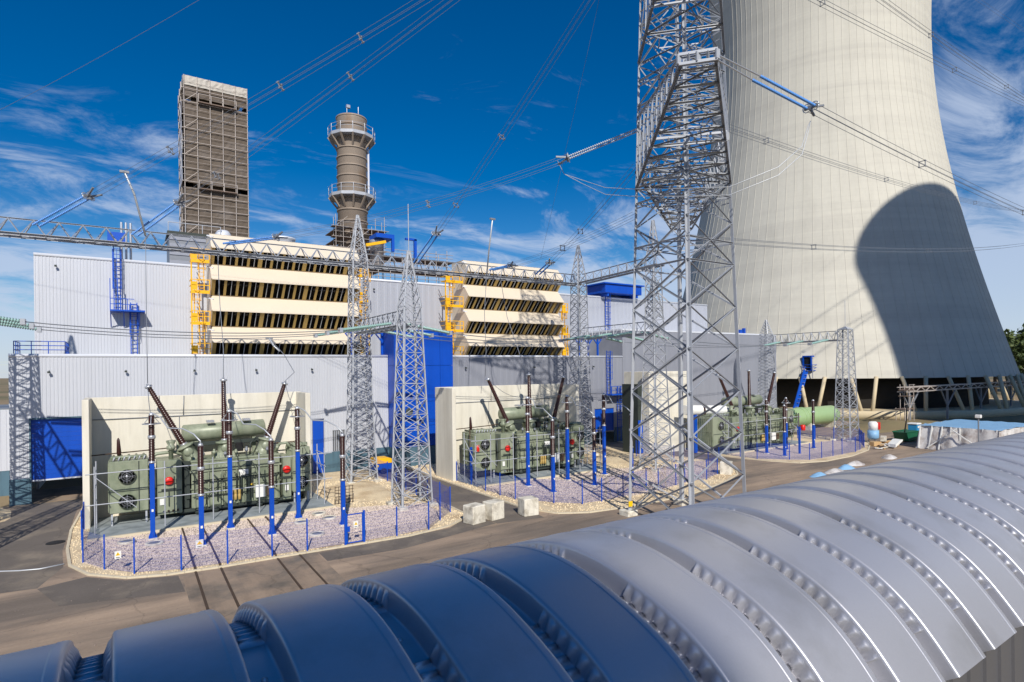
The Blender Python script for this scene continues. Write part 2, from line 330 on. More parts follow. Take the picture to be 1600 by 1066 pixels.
def inside(x,y,P):
    c=False; n=len(P)
    for i in range(n):
        (x1,y1),(x2,y2)=P[i],P[(i+1)%n]
        if (y1>y)!=(y2>y) and x<(x2-x1)*(y-y1)/(y2-y1)+x1: c=not c
    return c
def stones(name,m_,polys,dens,smin,smax,z,seed,avoid=()):
    q=random.Random(seed); vs=[]; fs=[]
    for P in polys:
        xs=[p[0] for p in P]; ys=[p[1] for p in P]; area=(max(xs)-min(xs))*(max(ys)-min(ys))
        for _ in range(int(area*dens)):
            x,y=q.uniform(min(xs),max(xs)),q.uniform(min(ys),max(ys))
            if not inside(x,y,P) or any(inside(x,y,A) for A in avoid): continue
            s=q.uniform(smin,smax); a=q.uniform(0,6.3); o=len(vs); h=s*q.uniform(.4,.8)
            for k in range(4):
                r=s*q.uniform(.7,1.2)*.5; vs.append((x+r*math.cos(a+k*1.57),y+r*math.sin(a+k*1.57),z-.01))
            for k in range(3):
                r=s*q.uniform(.3,.7)*.5; vs.append((x+r*math.cos(a+.4+k*2.1),y+r*math.sin(a+.4+k*2.1),z+h))
            fs+=[(o,o+1,o+4),(o+1,o+5,o+4),(o+1,o+2,o+5),(o+2,o+6,o+5),(o+2,o+3,o+6),(o+3,o,o+4,o+6),(o+4,o+5,o+6)]
    b=MB(); b.v=vs; b.f=fs; b.sm=[False]*len(fs); b.top(name,m_,kind='stuff')
SB=[(14,46.6),(21,45.2),(21.2,57),(14.4,57)]
stones('ballast_stones','stone1',(B1p,),95,.04,.095,.045,1); stones('ballast_stones','stone2',(B1p,B2p),22,.04,.09,.045,2); stones('ballast_stones','stone1',(B2p,),34,.05,.11,.045,3)
stones('gravel_stones','stone3',(SB,I2[:13]),14,.05,.13,.03,4,(B2p,)); stones('gravel_stones','stone3',(I1[:16],),26,.04,.10,.03,5,(B1p,SB,[(-2.7,47),(13.8,47),(13.8,54.5),(-2.7,54.5)]))
stones('road_grit','stone2',([(-12,24),(30,24),(30,36),(-12,36)],),.9,.015,.05,.010,6); stones('road_grit','stone2',([(-14,24),(60,24),(60,34),(-14,40)],),.3,.02,.07,.010,7)
# loose gravel hump beside the garage and on the gravel beds
def mound(name,cx,cy,rx,ry,h,m='sand',n=26,seed=1,kind='structure'):
    rr=random.Random(seed); b=MB(); vs=[(cx,cy,h)]; fs=[]; K=7
    for k in range(1,K+1):
        for i in range(n):
            a=2*math.pi*i/n; t=k/K; rad=t*(1+.12*math.sin(3*a+seed)+.07*rr.uniform(-1,1))
            vs.append((cx+rx*rad*math.cos(a),cy+ry*rad*math.sin(a),max(-.03,h*(1-t**1.6)+rr.uniform(-.05,.05)*h-(.05 if k==K else 0))))
    for i in range(n): fs.append((0,1+i,1+(i+1)%n))
    for k in range(K-1):
        for i in range(n): fs.append((1+k*n+i,1+(k+1)*n+i,1+(k+1)*n+(i+1)%n,1+k*n+(i+1)%n))
    b._add(vs,fs,True); return b.top(name,m,kind=kind)
mound('gravel_bank',-11.5,60.5,3.6,5.5,.5,seed=3)
mound('gravel_bank',17.3,52.5,3.2,5.6,.35,seed=5)
mound('gravel_bank',48.8,49.5,3.6,4.5,.5,seed=8)
mound('earth_bank',112,50,16,6,1.1,'soil',seed=4)
for nm,lab,x0,x1 in (('rail_track','left pair of rusty rails running out from under the nearest transformer',2.85,4.1),('rail_track','right pair of rusty rails running out from under the nearest transformer',7.1,8.35)):
    t=thing(nm,lab,'rail track',(x0,36,0))
    for x in (x0,x1):
        m=MB(); m.box(x-.035,24,-.05,x+.035,36.9,.035); m.box(x-.045,36.9,-.05,x+.045,47.05,.15); m.box(x-.065,24,-.05,x+.065,47.05,.013); m.part('rail','rust',t)
# ------------------------------------------------------------------ turbine hall (low, front)
def corr(mb,x0,x1,Y,z0,z1,pitch=.27,dep=.03):
    n=max(1,int(round((x1-x0)/pitch))); p=(x1-x0)/n; xs=[]; 
    for i in range(n):
        for a,y in ((0,0),(.42,0),(.5,dep),(.92,dep)): xs.append((x0+(i+a)*p,Y+y))
    xs.append((x1,Y)); vs=[]
    for x,y in xs: vs.append((x,y,z0)); vs.append((x,y,z1))
    mb._add(vs,[(2*i,2*i+2,2*i+3,2*i+1) for i in range(len(xs)-1)])
hall=thing('turbine_hall','long low hall clad in white corrugated sheet behind the two nearer firewalls','industrial hall',(-8.7,64.3,0))
m=MB()
for x0,x1,z0,z1 in ((-8.7,-7.4,2.2,12.75),(-7.4,-1,7.25,12.75),(-1,16.2,2.2,12.75),(16.2,17.5,5.95,12.75),(17.5,18.4,2.2,12.75),(18.4,19.8,4.55,12.75),(19.8,24.86,2.2,12.75)): corr(m,x0,x1,64.3,z0,z1)
m.part('cladding','white',hall)
m=MB()
for x0,x1,z0,z1 in ((32.34,56.3,2.2,12.75),(56.3,60.2,5.2,12.75),(60.2,62,2.2,12.75)): corr(m,x0,x1,64.3,z0,z1,.9,.02)
m.part('cladding','grey',hall,label='smooth grey cladding right of the blue tower')
m=MB(); m.rings([(-8.7,64.36,12.72),(24.86,64.36,12.72)],[.16,.16],10); m.rings([(32.34,64.36,12.72),(62,64.36,12.72)],[.16,.16],10); m.part('roof_edge','trim',hall)
m=MB(); m.box(-8.7,64.42,12.6,62,71.8,12.86); m.part('roof','galvd',hall)
m=MB(); m.box(-8.7,64.42,0,-8.55,72,12.59); m.part('side_wall','white',hall)
m=MB()
for x0,x1,z1 in ((-8.75,-7.4,2.2),(-1,16.2,2.2),(17.5,24.86,2.2),(32.34,56.3,2.2),(60.2,62,2.2)): m.box(x0,64.22,0,x1,64.40,z1)
m.part('plinth','teal',hall)
m=MB(); m.box(-8.5,64.5,-.02,62,71.7,.02); m.part('floor','apron',hall)
# garage roller door
m=MB()
for k in range(13): m.box(-7.3,64.52,2.0+k*.4,-1.05,64.60,2.39+k*.4)
dr=m.part('roller_door','blue',hall)
m=MB(); m.box(-7.3,64.48,1.86,-1.05,64.62,1.99); m.part('bottom_rail','trim',dr)
m=MB(); m.box(-7.41,64.26,0,-7.3,64.7,7.25); m.box(-1.05,64.26,0,-.94,64.7,7.25); m.box(-7.41,64.25,7.2,-.94,64.7,7.34); m.part('door_frame','teal',hall)
for lab,x0,x1,z0,z1 in (('tall narrow blue door beside the first firewall',16.2,17.5,0.02,5.9),('blue roller door at the far end half open',56.3,60.2,1.75,5.15)):
    m=MB(); m.box(x0+.06,64.40,z0,x1-.06,64.5,z1-.06); d=m.part('door','blue',hall,label=lab)
    m=MB(); m.box(x0,64.27,z0,x0+.06,64.52,z1); m.box(x1-.06,64.27,z0,x1,64.52,z1); m.box(x0,64.27,z1-.06,x1,64.52,z1+.04)
    if z0>1: m.box(x0+.06,64.3,z0-.12,x1-.06,64.5,z0)
    m.part('door_frame','grey',d)
lv=MB(); lv.box(18.4,64.3,2.2,19.8,64.5,2.26); lv.box(18.4,64.3,4.5,19.8,64.5,4.56); lv.box(18.4,64.3,2.26,18.46,64.5,4.5); lv.box(19.74,64.3,2.26,19.8,64.5,4.5); L0=lv.part('louvre_frame','galvd',hall)
bk=MB(); bk.box(18.46,64.46,2.26,19.74,64.49,4.5); bk.part('louvre_back','dark',L0)
for k in range(6): bar('louvre_blade','box','galv',hall,(18.62+k*.22,64.38,2.27),(18.62+k*.22,64.38,4.49),.09,.12,roll=.6)
# little wall lamps along the cladding
def lamp(x,z,Y,lab):
    t=thing('wall_lamp',lab,'lamp',(x,Y,z),group='small lamps along the hall walls')
    m=MB(); m.bar((x,Y,z+.12),(x,Y-.28,z+.06),.05); m.part('bracket','galvd',t)
    m=MB(); m.bbox(x-.10,Y-.46,z-.12,x+.10,Y-.24,z+.05,.02); m.part('lamp_head','greenD',t)
names=['above the garage door','right of the garage door corner','over the left end of the first firewall','over the middle of the first firewall','over the right end of the first firewall','left of the blue tower']
for i,n_ in enumerate(names): lamp(-6.0+i*5.55,11.3,64.3,'small dark lamp on white cladding '+n_)
names=['right of the blue tower','over the second firewall','above the far roller door']
for i,n_ in enumerate(names): lamp(35+i*10.5,11.3,64.3,'small dark lamp on grey cladding '+n_)
for x,z,n_ in ((-6.1,21.7,'at its top left corner'),(26,21.5,'between the two cream louvre boxes'),(32,21.5,'left of the second louvre box'),(59,21.3,'near the small blue roof cabin')): lamp(x,z,72,'small dark lamp high on the rear hall '+n_)
# handrail on the left end of the low roof
def rail(name,lab,pts,z0,h,m,cat='handrail',r=.035,nr=3,parent=None,step=1.3):
    t=thing(name,lab,cat,(pts[0][0],pts[0][1],z0)) if parent is None else parent
    for a,b in zip(pts,pts[1:]):
        L=math.hypot(b[0]-a[0],b[1]-a[1]); n=max(1,round(L/step))
        for k in range(n+1):
            x,y=a[0]+(b[0]-a[0])*k/n,a[1]+(b[1]-a[1])*k/n
            bar('post','tube',m,t,(x,y,z0),(x,y,z0+h),2*r)
        for k in range(nr):
            z=z0+h*(k+1)/nr; bar('rail','tube',m,t,(a[0],a[1],z),(b[0],b[1],z),2*r)
    return t
rail('handrail','blue handrail on the left end of the low hall roof',[(-8.4,68),(-8.4,64.7),(-4.9,64.7),(-4.9,68)],12.86,1.1,'blued')
# ------------------------------------------------------------------ taller grey block at the right end
hb=thing('switchgear_hall','tall plain grey hall block joined to the right end of the low hall','industrial hall',(62,64.3,0))
m=MB(); corr(m,62.02,101.5,64.26,1.2,16.75,1.1,.018); m.part('cladding','grey',hb)
for q in ((62.02,1.2,62.2),(101.3,0,101.5)):
    m=MB(); m.box(q[0],64.30,q[1],q[2],84,16.7); m.part('side_wall','grey',hb)
m=MB(); m.box(62,64.2,16.7,101.55,84,16.95); m.part('roof_edge','trim',hb)
m=MB(); m.box(62.02,64.18,0,101.5,64.32,1.2); m.part('plinth','teal',hb)
m=MB(); m.box(91,64.5,16.95,91.6,65.1,17.6); m.box(92.2,64.5,16.95,92.6,65,17.9); m.part('vent','blued',hb)
# ------------------------------------------------------------------ rear boiler hall
rh=thing('boiler_hall','high white hall rising behind the low hall with the louvre boxes on its front','industrial hall',(-7.8,72,0))
m=MB(); corr(m,-7.8,23,72,12.8,22.75,.27); m.part('cladding','white',rh)
m=MB(); corr(m,23,91.6,72,12.8,22.75,.9,.02); m.part('cladding','grey2',rh,label='smooth pale grey cladding right of the first louvre box')
m=MB(); m.rings([(-7.8,72.05,22.72),(91.6,72.05,22.72)],[.17,.17],10); m.part('roof_edge','trim',rh)
m=MB(); m.box(-7.8,72.1,22.6,91.6,112,22.85); m.part('roof','galvd',rh)
for q in (-7.8,91.4):
    m=MB(); m.box(q,72.08,0,q+.2,112,22.59); m.part('side_wall','white',rh)
# ------------------------------------------------------------------ cream louvre boxes
def louvre_box(X0,X1,lab):
    t=thing('air_intake_box',lab,'air intake',(X0,72,12.9),group=None)
    yi,yo=68.7,67.2; H=3.28; z=25.6
    prof=[]   # outline in (y,z)
    tiers=[]
    for k in range(4):
        zt=25.75-k*H; zo=zt-1.62; zb=zt-H
        tiers.append((zt,zo,zb)); 
    # cheeks left and right: zigzag profile
    pr=[(71.95,25.75)]
    for zt,zo,zb in tiers: pr+= [(yi,zt),(yo,zo)]
    pr+= [(yi,tiers[-1][2]),(71.95,tiers[-1][2])]
    for x in (X0,X1-.06):
        m=MB(); m.extr([(x,y,zz) for y,zz in pr],(.06,0,0)); m.part('cheek','concrete' if False else 'cream',t)
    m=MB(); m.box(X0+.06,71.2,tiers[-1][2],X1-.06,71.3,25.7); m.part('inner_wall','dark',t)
    m=MB(); m.poly([(X0,yi,25.76),(X1,yi,25.76),(X1,71.95,25.80),(X0,71.95,25.80)]); m.extr([(X0-.02,yi,25.75),(X0-.02,yi-.06,25.70),(X0-.02,71.9,25.70),(X0-.02,71.9,25.75)],(X1-X0+.04,0,0)); m.part('top_panel','cream',t)
    for k,(zt,zo,zb) in enumerate(tiers):
        m=MB(); d=.05
        m.extr([(X0+.06,yi,zt),(X0+.06,yo,zo),(X0+.06,yo,zo-.12),(X0+.06,yo+.06,zo-.12),(X0+.06,yo+.06,zo),(X0+.06,yi+.06,zt)],(X1-X0-.12,0,0)); pn=m.part('panel','cream',t)
        m=MB(); m.bar((X0+.06,yi+.10,zb+.06),(X1-.06,yi+.10,zb+.06),.10); m.part('sill','sill',t)
        n=13
        for i in range(n+1):
            x=X0+.2+(X1-X0-.4)*i/n; w=.25 if i%4 else .42
            bar('louvre_strut','box','ochre',t,(x,yo+.12,zo-.05),(x,yi+.12,zb+.1),w,.12,ref=(1,0,0),roll=math.pi/2)
            if i<n:
                x+= (X1-X0-.4)/n*.5
                bar('mullion','box','galv',t,(x,yo+.14,zo-.05),(x,yi+.14,zb+.1),.055,.08,ref=(1,0,0),roll=math.pi/2)
        m=MB(); m.bar((X0-.25,yi-.15,zt-.25),(X0+.3,yi-.45,zt-.4),.12); m.part('lug','trim',t)
    return t

louvre_box(7.0,22.7,'left cream box of four downward louvre tiers on the rear hall')
louvre_box(37.3,53.3,'right cream box of four downward louvre tiers on the rear hall')
def ladder(m_,parent,x,y,z0,z1,w=.5,face=-1,cage=True,axis='x'):
    a=(w/2,0) if axis=='x' else (0,w/2)
    for s in (-1,1): bar('stile','box',m_,parent,(x+s*a[0],y+s*a[1],z0),(x+s*a[0],y+s*a[1],z1),.09,.09)
    n=int((z1-z0)/.42)
    for k in range(n): 
        z=z0+.3+k*.42; bar('rung','tube',m_,parent,(x-a[0],y-a[1],z),(x+a[0],y+a[1],z),.06)
    if cage:
        mm=MB(); 
        zs=[z0+2.2+1.0*i for i in range(int((z1-z0-2.2)/1.0)+1)]
        pts=[(x+.36*math.cos(t)*1.05,y+face*(.05+.72*math.sin(t))) for t in [math.pi*i/6 for i in range(7)]]
        for z in zs: mm.path([(px_,py_,z) for px_,py_ in pts],.03,5)
        if zs:
            for i in (0,1,3,5,6): mm.bar((pts[i][0],pts[i][1],zs[0]),(pts[i][0],pts[i][1],zs[-1]),.04)
            mm.part('safety_cage',m_,parent)
def yellow_access(x0,x1,lab,zs=(13.0,16.35,19.6,22.8),full=True):
    t=thing('access_ladder_tower',lab,'access ladder',(x0,69,12.9))
    for i,z in enumerate(zs):
        m=MB(); m.box(x0,68.0,z-.12,x1,69.6,z); m.box(x0,67.96,z-.32,x1,68.0,z+.02); m.part('platform','yellow',t)
        xs=[x0,x0+.55,x1-.5,x1]
        for x in xs: bar('rail_post','box','yellow',t,(x,68.03,z),(x,68.03,z+1.15),.08)
        for zz in (.55,1.12): bar('guard_rail','box','yellow',t,(x0,68.03,z+zz),(x1,68.03,z+zz),.08); bar('guard_rail','box','yellow',t,(x0,68.03,z+zz),(x0,69.6,z+zz),.08)
        m=MB(); m.box(x0+.05,67.99,z+.05,x0+.5,68.02,z+.9); m.part('toe_panel','yellow',t)
        if i<len(zs)-1:
            xl=x0+.55 if i%2 else x0+1.0
            ladder('yellow',t,xl,68.5,z,zs[i+1]+.9,.45,cage=True)
    for x in (x0+.06,): bar('column','box','yellow',t,(x,68.3,12.9),(x,68.3,zs[-1]),.13)
    return t
yellow_access(5.2,6.9,'yellow ladder tower with platforms left of the left louvre box')
yellow_access(34.4,36.9,'yellow ladder tower with platforms left of the right louvre box')
yellow_access(22.95,24.0,'slim yellow ladder tower at the right edge of the left louvre box',zs=(13.0,16.3,19.6,22.6))
yellow_access(53.6,54.6,'slim yellow ladder tower at the right edge of the right louvre box',zs=(13.0,16.3,19.6))
# blue caged ladder on the rear hall
t=thing('caged_ladder','blue caged ladder with mid platform on the left of the rear hall','ladder',(-.6,71.5,12.9))
ladder('blued',t,.25,71.6,12.9,18.4,.55); ladder('blued',t,-1.15,71.6,17.5,24.2,.55)
m=MB(); m.box(-1.75,70.2,17.35,1.2,71.9,17.5); m.part('platform','blued',t)
m=MB()
for x in (-1.7,-.6,.7): m.bar((x,70.3,17.35),(x,71.9,15.9),.09)
m.part('bracket','blued',t)
for x in (-1.72,-1.1,-.3): bar('rail_post','box','blued',t,(x,70.24,17.5),(x,70.24,18.6+(2 if x<-1 else 0)),.07)
for z in (18.05,18.6): bar('guard_rail','box','blued',t,(-1.72,70.24,z),(.3,70.24,z),.06)
m=MB(); m.box(-1.9,70.6,24.2,-.4,71.98,24.4); m.box(-1.9,70.55,24.4,-1.82,71.98,25.4); m.box(-.48,70.55,24.4,-.4,71.98,25.4); m.box(-1.82,70.55,24.4,-.48,70.62,25.3); m.part('landing','blued',t)
for x in (-.75,-.35,.05): bar('vent_stack_pipe' if False else 'flue_pipe','tube','alu',t,(x,72.6,22.9),(x,72.6,26.8),.22)
# second blue caged ladder, far right
t=thing('caged_ladder','blue caged ladder with platform on the grey wall beside the big lattice pylon','ladder',(60,63.9,0))
ladder('blued',t,60.9,63.95,.1,8.3,.7); ladder('blued',t,58.9,63.95,7.2,13.6,.7)
m=MB(); m.box(58.2,62.6,7.05,61.8,64.2,7.22); m.part('platform','blued',t)
for x in (58.2,59.4,60.6,61.8): bar('rail_post','box','blued',t,(x,62.64,7.2),(x,62.64,8.35),.08)
for z in (7.8,8.35): bar('guard_rail','box','blued',t,(58.2,62.64,z),(61.8,62.64,z),.07)
t=thing('caged_ladder','blue caged ladder rising to the small blue roof cabin','ladder',(65.6,71.6,12.9)); ladder('blued',t,65.8,71.6,12.9,23.6,.8)
# blue roof cabin
t=thing('roof_cabin','small flat blue cabin on the rear hall roof left of the big pylon','cabin',(64.4,70.6,22.9))
m=MB(); m.bbox(64.4,70.4,23.3,72.6,75,24.75,.06); m.part('cabin_body','blue',t)
m=MB(); m.box(63.9,70.1,24.75,73,75.3,24.95); m.part('cabin_roof','blued',t)
m=MB(); m.box(65,70.6,22.8,65.3,74.8,23.3); m.box(71.6,70.6,22.8,71.9,74.8,23.3); m.part('cabin_base','blued',t)
# ------------------------------------------------------------------ blue stair tower
t=thing('stair_tower','tall blue panelled tower standing between the two nearer firewalls','tower',(24.9,62.3,0))
xs=[24.9,30.6,32.3]; zz=[2.2,4.6,7.4,11.6,15.6]
for i in range(2):
    for j in range(4):
        m=MB(); m.bbox(xs[i]+.015,62.3,zz[j]+.015,xs[i+1]-.015,62.42,zz[j+1]-.015,.015); m.part('panel','blue',t)
for j in range(4):
    m=MB(); m.bbox(24.9,62.44,zz[j]+.015,25.02,66.5,zz[j+1]-.015,.015); m.part('panel','blue',t)
    m=MB(); m.bbox(32.18,62.44,zz[j]+.015,32.3,66.5,zz[j+1]-.015,.015); m.part('panel','blue',t)
m=MB(); m.box(25.05,62.46,0,32.15,66.5,15.5); m.part('core','teal',t)
m=MB(); m.box(24.85,62.24,0,30.5,62.44,2.2); m.box(24.85,62.44,0,25.0,64.2,2.2); m.part('plinth','teal',t)
m=MB(); m.box(24.85,62.25,15.6,32.35,66.55,15.72); m.part('roof','blued',t)
m=MB(); m.lathe((26.6,62.29,6.3),(26.6,62.2,6.3),[(0,.45),(.6,.45),(1,.36)],20); w=m.part('porthole','greenD',t)
m=MB(); m.box(30.75,62.2,.05,32.2,62.3,4.5); d=m.part('door','blued',t)
m=MB(); m.box(30.9,62.14,2.2,31.0,62.2,2.35); m.part('handle','alu',d)
# blue portal frames with a yellow jib on the low roof
for lab,x0 in (('blue frame with yellow hoist beam on the roof left of the blue tower',21.2),('blue frame with yellow hoist beam on the roof right of the right louvre box',55.0)):
    t=thing('hoist_frame',lab,'hoist frame',(x0,66,12.86))
    for x in (x0,x0+1.8,x0+3.6):
        bar('post','box','blued',t,(x,66,12.86),(x,66,15.4),.22)
        for s in (-1,1): bar('knee_brace','box','blued',t,(x,66,14.5),(x+s*.75,66,15.4),.13)
    bar('beam','box','blued',t,(x0-.6,66,15.5),(x0+4.2,66,15.5),.25)
    bar('jib','box','yellow',t,(x0+1.6,65.7,15.72),(x0+4.4,65.7,15.9),.2)
# ------------------------------------------------------------------ firewalls
def firewall(x0,x1,lab,dep=3.4,wing=True):
    t=thing('firewall',lab,'firewall',(x0,51.2,0)); yb=51.2+dep
    m=MB(); m.bbox(x0,yb,-.05,x1,yb+.45,9.25,.03); m.part('back_wall','concrete',t)
    m=MB(); m.bbox(x0,51.2,-.05,x0+.42,yb-.004,9.22,.03); m.part('side_wall','concrete',t)
    m=MB(); m.bbox(x1-.42,51.2,-.05,x1,yb-.004,9.22,.03); m.part('side_wall','concrete',t)
    m=MB(); m.path([(x0+.45,yb-.06,7.55),(x1-.5,yb-.06,7.6)],.035,6); m.path([(x0+6.5,yb-.06,7.58),(x0+6.55,yb-.06,9.2)],.03,6); m.path([(x0+6.2,yb-.06,7.57),(x0+6.2,yb-.06,5.2)],.025,6); m.part('conduit','galvd',t)
    return t
firewall(-3.0,12.8,'pale concrete firewall behind the nearest transformer')
firewall(26.4,42.6,'pale concrete firewall behind the middle transformer right of the blue tower')
t=thing('concrete_block_house','pale concrete block house behind the big lattice pylon','block house',(54.7,52,0))
for i,(a,b) in enumerate(((54.7,57.4),(57.42,60.2),(60.22,63.0))):
    m=MB(); m.bbox(a,52,-.05,b,56.5,10.5,.04); m.part('wall_panel','concrete',t)
m=MB(); m.box(53.9,53.2,.1,54.66,56,8.9); m.part('annex','greenD',t)
m=MB(); m.box(53.85,53.1,.1,54.66,53.16,4.3); m.part('door','blue',t)
# ------------------------------------------------------------------ scaffolded stack with net
t=thing('netted_scaffold_tower','square scaffold tower wrapped in brown netting with a white top','scaffold tower',(6.9,100,22.8))
X0,X1,Y0,Y1=7.0,15.75,100,108
def wavy(a,b,z0,z1,amp,nx,nz,seed):
    rr=random.Random(seed); mm=MB(); vs=[]; fs=[]; a=Vector(a); b=Vector(b); d=b-a; nrm=Vector((d.y,-d.x,0)).normalized()
    for j in range(nz+1):
        for i in range(nx+1):
            p=a+d*(i/nx)+nrm*(amp*(math.sin(i/nx*5*math.pi)**2*.5+rr.uniform(-.5,.5))); vs.append((p.x,p.y,z0+(z1-z0)*j/nz))
    for j in range(nz):
        for i in range(nx): k=j*(nx+1)+i; fs.append((k,k+1,k+nx+2,k+nx+1))
    return mm._add(vs,fs)
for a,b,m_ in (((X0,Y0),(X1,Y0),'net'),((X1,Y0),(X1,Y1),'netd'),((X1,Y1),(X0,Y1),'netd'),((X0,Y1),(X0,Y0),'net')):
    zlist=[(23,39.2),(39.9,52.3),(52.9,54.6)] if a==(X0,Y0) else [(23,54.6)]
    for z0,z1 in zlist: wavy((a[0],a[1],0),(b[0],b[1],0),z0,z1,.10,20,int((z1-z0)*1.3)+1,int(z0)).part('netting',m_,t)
m=MB(); m.box(X0+1.2,Y0+.9,23,X1-1.2,Y1-.9,54); m.part('stack_core','netd',t)
for z in (39.0,52.1):
    m=MB(); m.box(X0+1.9,Y0-.75,z,X0+7.1,Y0+.8,z+.14); m.part('loading_bay','plank',t)
    for x in (X0+1.9,X0+3.6,X0+5.3,X0+7.1): bar('bay_post','tube','scaf',t,(x,Y0-.72,z),(x,Y0-.72,z+1.3),.09)
    bar('bay_rail','tube','scaf',t,(X0+1.9,Y0-.72,z+1.25),(X0+7.1,Y0-.72,z+1.25),.09)
for i in range(6):
    x=X0+(X1-X0)*i/5; bar('standard','tube','scaf',t,(x,Y0-.22,23),(x,Y0-.22,56),.11)
for i in range(1,4):
    y=Y0+(Y1-Y0)*i/3; bar('standard','tube','scaf',t,(X0-.22,y,23),(X0-.22,y,56),.12)
for k in range(16):
    z=24+k*2.0; bar('ledger','tube','scaf',t,(X0-.25,Y0-.3,z),(X1+.1,Y0-.3,z),.11); bar('ledger','tube','scaf',t,(X0-.3,Y0-.3,z),(X0-.3,Y1,z),.11)
    bar('guard_tube','tube','scaf',t,(X0-.25,Y0-.3,z+1.0),(X1+.1,Y0-.3,z+1.0),.05)
for k in range(8): bar('diagonal','tube','scaf',t,(X0,Y0-.33,26+k*4-2),(X0+1.75,Y0-.33,26+k*4-.4),.08)
wavy((X0-.05,Y0-.12,0),(X1+.05,Y0-.12,0),54.55,56,.12,24,4,5).part('plastic_top','brownwall',t)
wavy((X0-.1,Y1,0),(X0-.1,Y0-.1,0),54.55,56,.12,18,4,6).part('plastic_top','brownwall',t)
m=MB(); m.box(X0,Y0,55.7,X1,Y1,55.8); m.part('cover','plastic',t)
wavy((X0-.28,Y1-4,0),(X0-.28,Y0-.1,0),40,52,.15,8,8,6).part('plastic_strip','plastic',t)
# ------------------------------------------------------------------ steel stack
cx,cy=34.2,105
t=thing('steel_chimney','round weathered steel chimney with two platforms rising from scaffolding','chimney',(cx,cy,22.8))
prof=[(22.8,2.6),(56.4,2.6)]
m=MB(); m.lathe((cx,cy,22.8),(cx,cy,57.3),[(0,2.62),(.98,2.62),(.985,2.7),(1,2.7)],40); m.part('shaft','stack',t)
m=MB(); m.lathe((cx,cy,57.2),(cx,cy,57.4),[(0,2.55),(1,2.2)],32); m.part('mouth','dark',t)
for z in (31.5,33.8,36,38.2,40.2,42.0,44.9,46.4,48.2,49.8,51.4,52.9,55.6,57.1): 
    m=MB(); m.lathe((cx,cy,z-.12),(cx,cy,z+.12),[(0,2.66),(.1,2.78),(.9,2.78),(1,2.66)],40); m.part('stiffening_ring','stack',t)
for z in (53.9,43.0):
    n=12; ring=[(cx+4.15*math.cos(2*math.pi*(i+.5)/n),cy+4.15*math.sin(2*math.pi*(i+.5)/n)) for i in range(n)]
    m=MB(); m.prism(ring,z-.55,z); pf=m.part('platform','galv',t)
    for i in range(n):
        a=ring[i]; b=ring[(i+1)%n]
        bar('rail_post','tube','alu',t,(a[0],a[1],z),(a[0],a[1],z+1.4),.10)
        for h in (.7,1.35): bar('guard_rail','tube','galv',t,(a[0],a[1],z+h),(b[0],b[1],z+h),.08)
        k=2.7/4.15; m=MB(); m.bar((a[0],a[1],z-.5),(cx+(a[0]-cx)*k,cy+(a[1]-cy)*k,z-2.3),.28); m.part('bracket','stack',t)
for dx in (-1.2,.9): bar('obstruction_light_mast','tube','alu',t,(cx+dx,cy-1.2,57.1),(cx+dx,cy-1.2,59.2),.14)
m=MB(); m.bbox(cx-1.3,cy-1.4,58.6,cx-.6,cy-.9,59.2,.05); m.part('obstruction_light','alu',t)
bar('cable_duct','box','trim',t,(cx+2.75,cy-.9,41),(cx+2.75,cy-.9,52),.3)
t=thing('scaffolding','dense dark tube scaffolding round the foot of the round chimney','scaffolding',(cx,cy,26),)
xs=[cx-4.4,cx-3.1,cx-1.4,cx+.4,cx+2,cx+3.2,cx+4.4]
for x in xs:
    for y in (cy-4.4,cy-3): bar('standard','tube','scaf',t,(x,y,24),(x,y,36.5+random.uniform(-.5,2.8)),.10)
for k in range(7):
    z=25.5+k*1.8; bar('ledger','tube','scaf',t,(cx-5-random.random()*.6,cy-4.45,z),(cx+5+random.random()*.6,cy-4.45,z),.10); bar('ledger','tube','scaf',t,(cx-4.8,cy-4.45,z+.9),(cx+4.8,cy-4.45,z+.9),.07)
    m=MB(); m.box(cx-4.9,cy-4.4,z-.05,cx+4.9,cy-2.9,z+.06); m.part('deck','plank',t)
    bar('brace','tube','scaf',t,(cx-4.4+k%3*2,cy-4.5,z),(cx-2.4+k%3*2,cy-4.5,z+1.8),.07)
    for s in (-1,1):
        m=MB(); m.box(cx+s*3.0-.9,cy-3,z-.05,cx+s*3.0+.9,cy+4,z+.06); m.part('deck','plank',t)
# roof scaffolding and plant between the louvre boxes
t=thing('roof_scaffolding','low scaffold decks and plant on the rear roof between the louvre boxes','scaffolding',(29,85,22.9))
for x in [27+i*1.9 for i in range(9)]:
    for y in (83,86): bar('standard','tube','scaf',t,(x,y,22.9),(x,y,29.2+random.uniform(-.4,1.2)),.11)
for z in (24.6,26.3,28.2):
    m=MB(); m.box(26.6,82.9,z-.08,43.0+random.random(),86.2,z+.1); m.part('deck','plank',t)
    for h in (.55,1.1): bar('guard_rail','tube','scaf',t,(26.6,82.85,z+h),(43.2,82.85,z+h),.09)
m=MB(); m.lathe((31,84,27),(31,84,30.6),[(0,1),(.85,1.0),(.86,1.1),(1,1.1)],20); m.part('tank','alu',t)
m=MB(); m.box(30.2,82,30.7,33,85,31.3); m.box(32.6,82,28.8,33,82.4,30.7); m.box(36.2,82,28,36.6,82.4,31); m.box(34.8,82,30.8,36.6,82.4,31.1); m.part('blue_frame','blued',t)
m=MB(); m.bar((28.6,82,29.3),(31.6,82,30.1),.4); m.part('yellow_jib','yellow',t)
t=thing('roof_plant','grey plant room and vents on the rear roof behind the left louvre box','plant room',(4,80,22.9))
m=MB(); m.box(3.9,80,22.9,9.5,86,27.6); m.part('louvred_body','galvd',t)
m=MB(); m.box(3.7,79.8,27.6,10,86.2,28.0); m.part('roof','greenD',t)
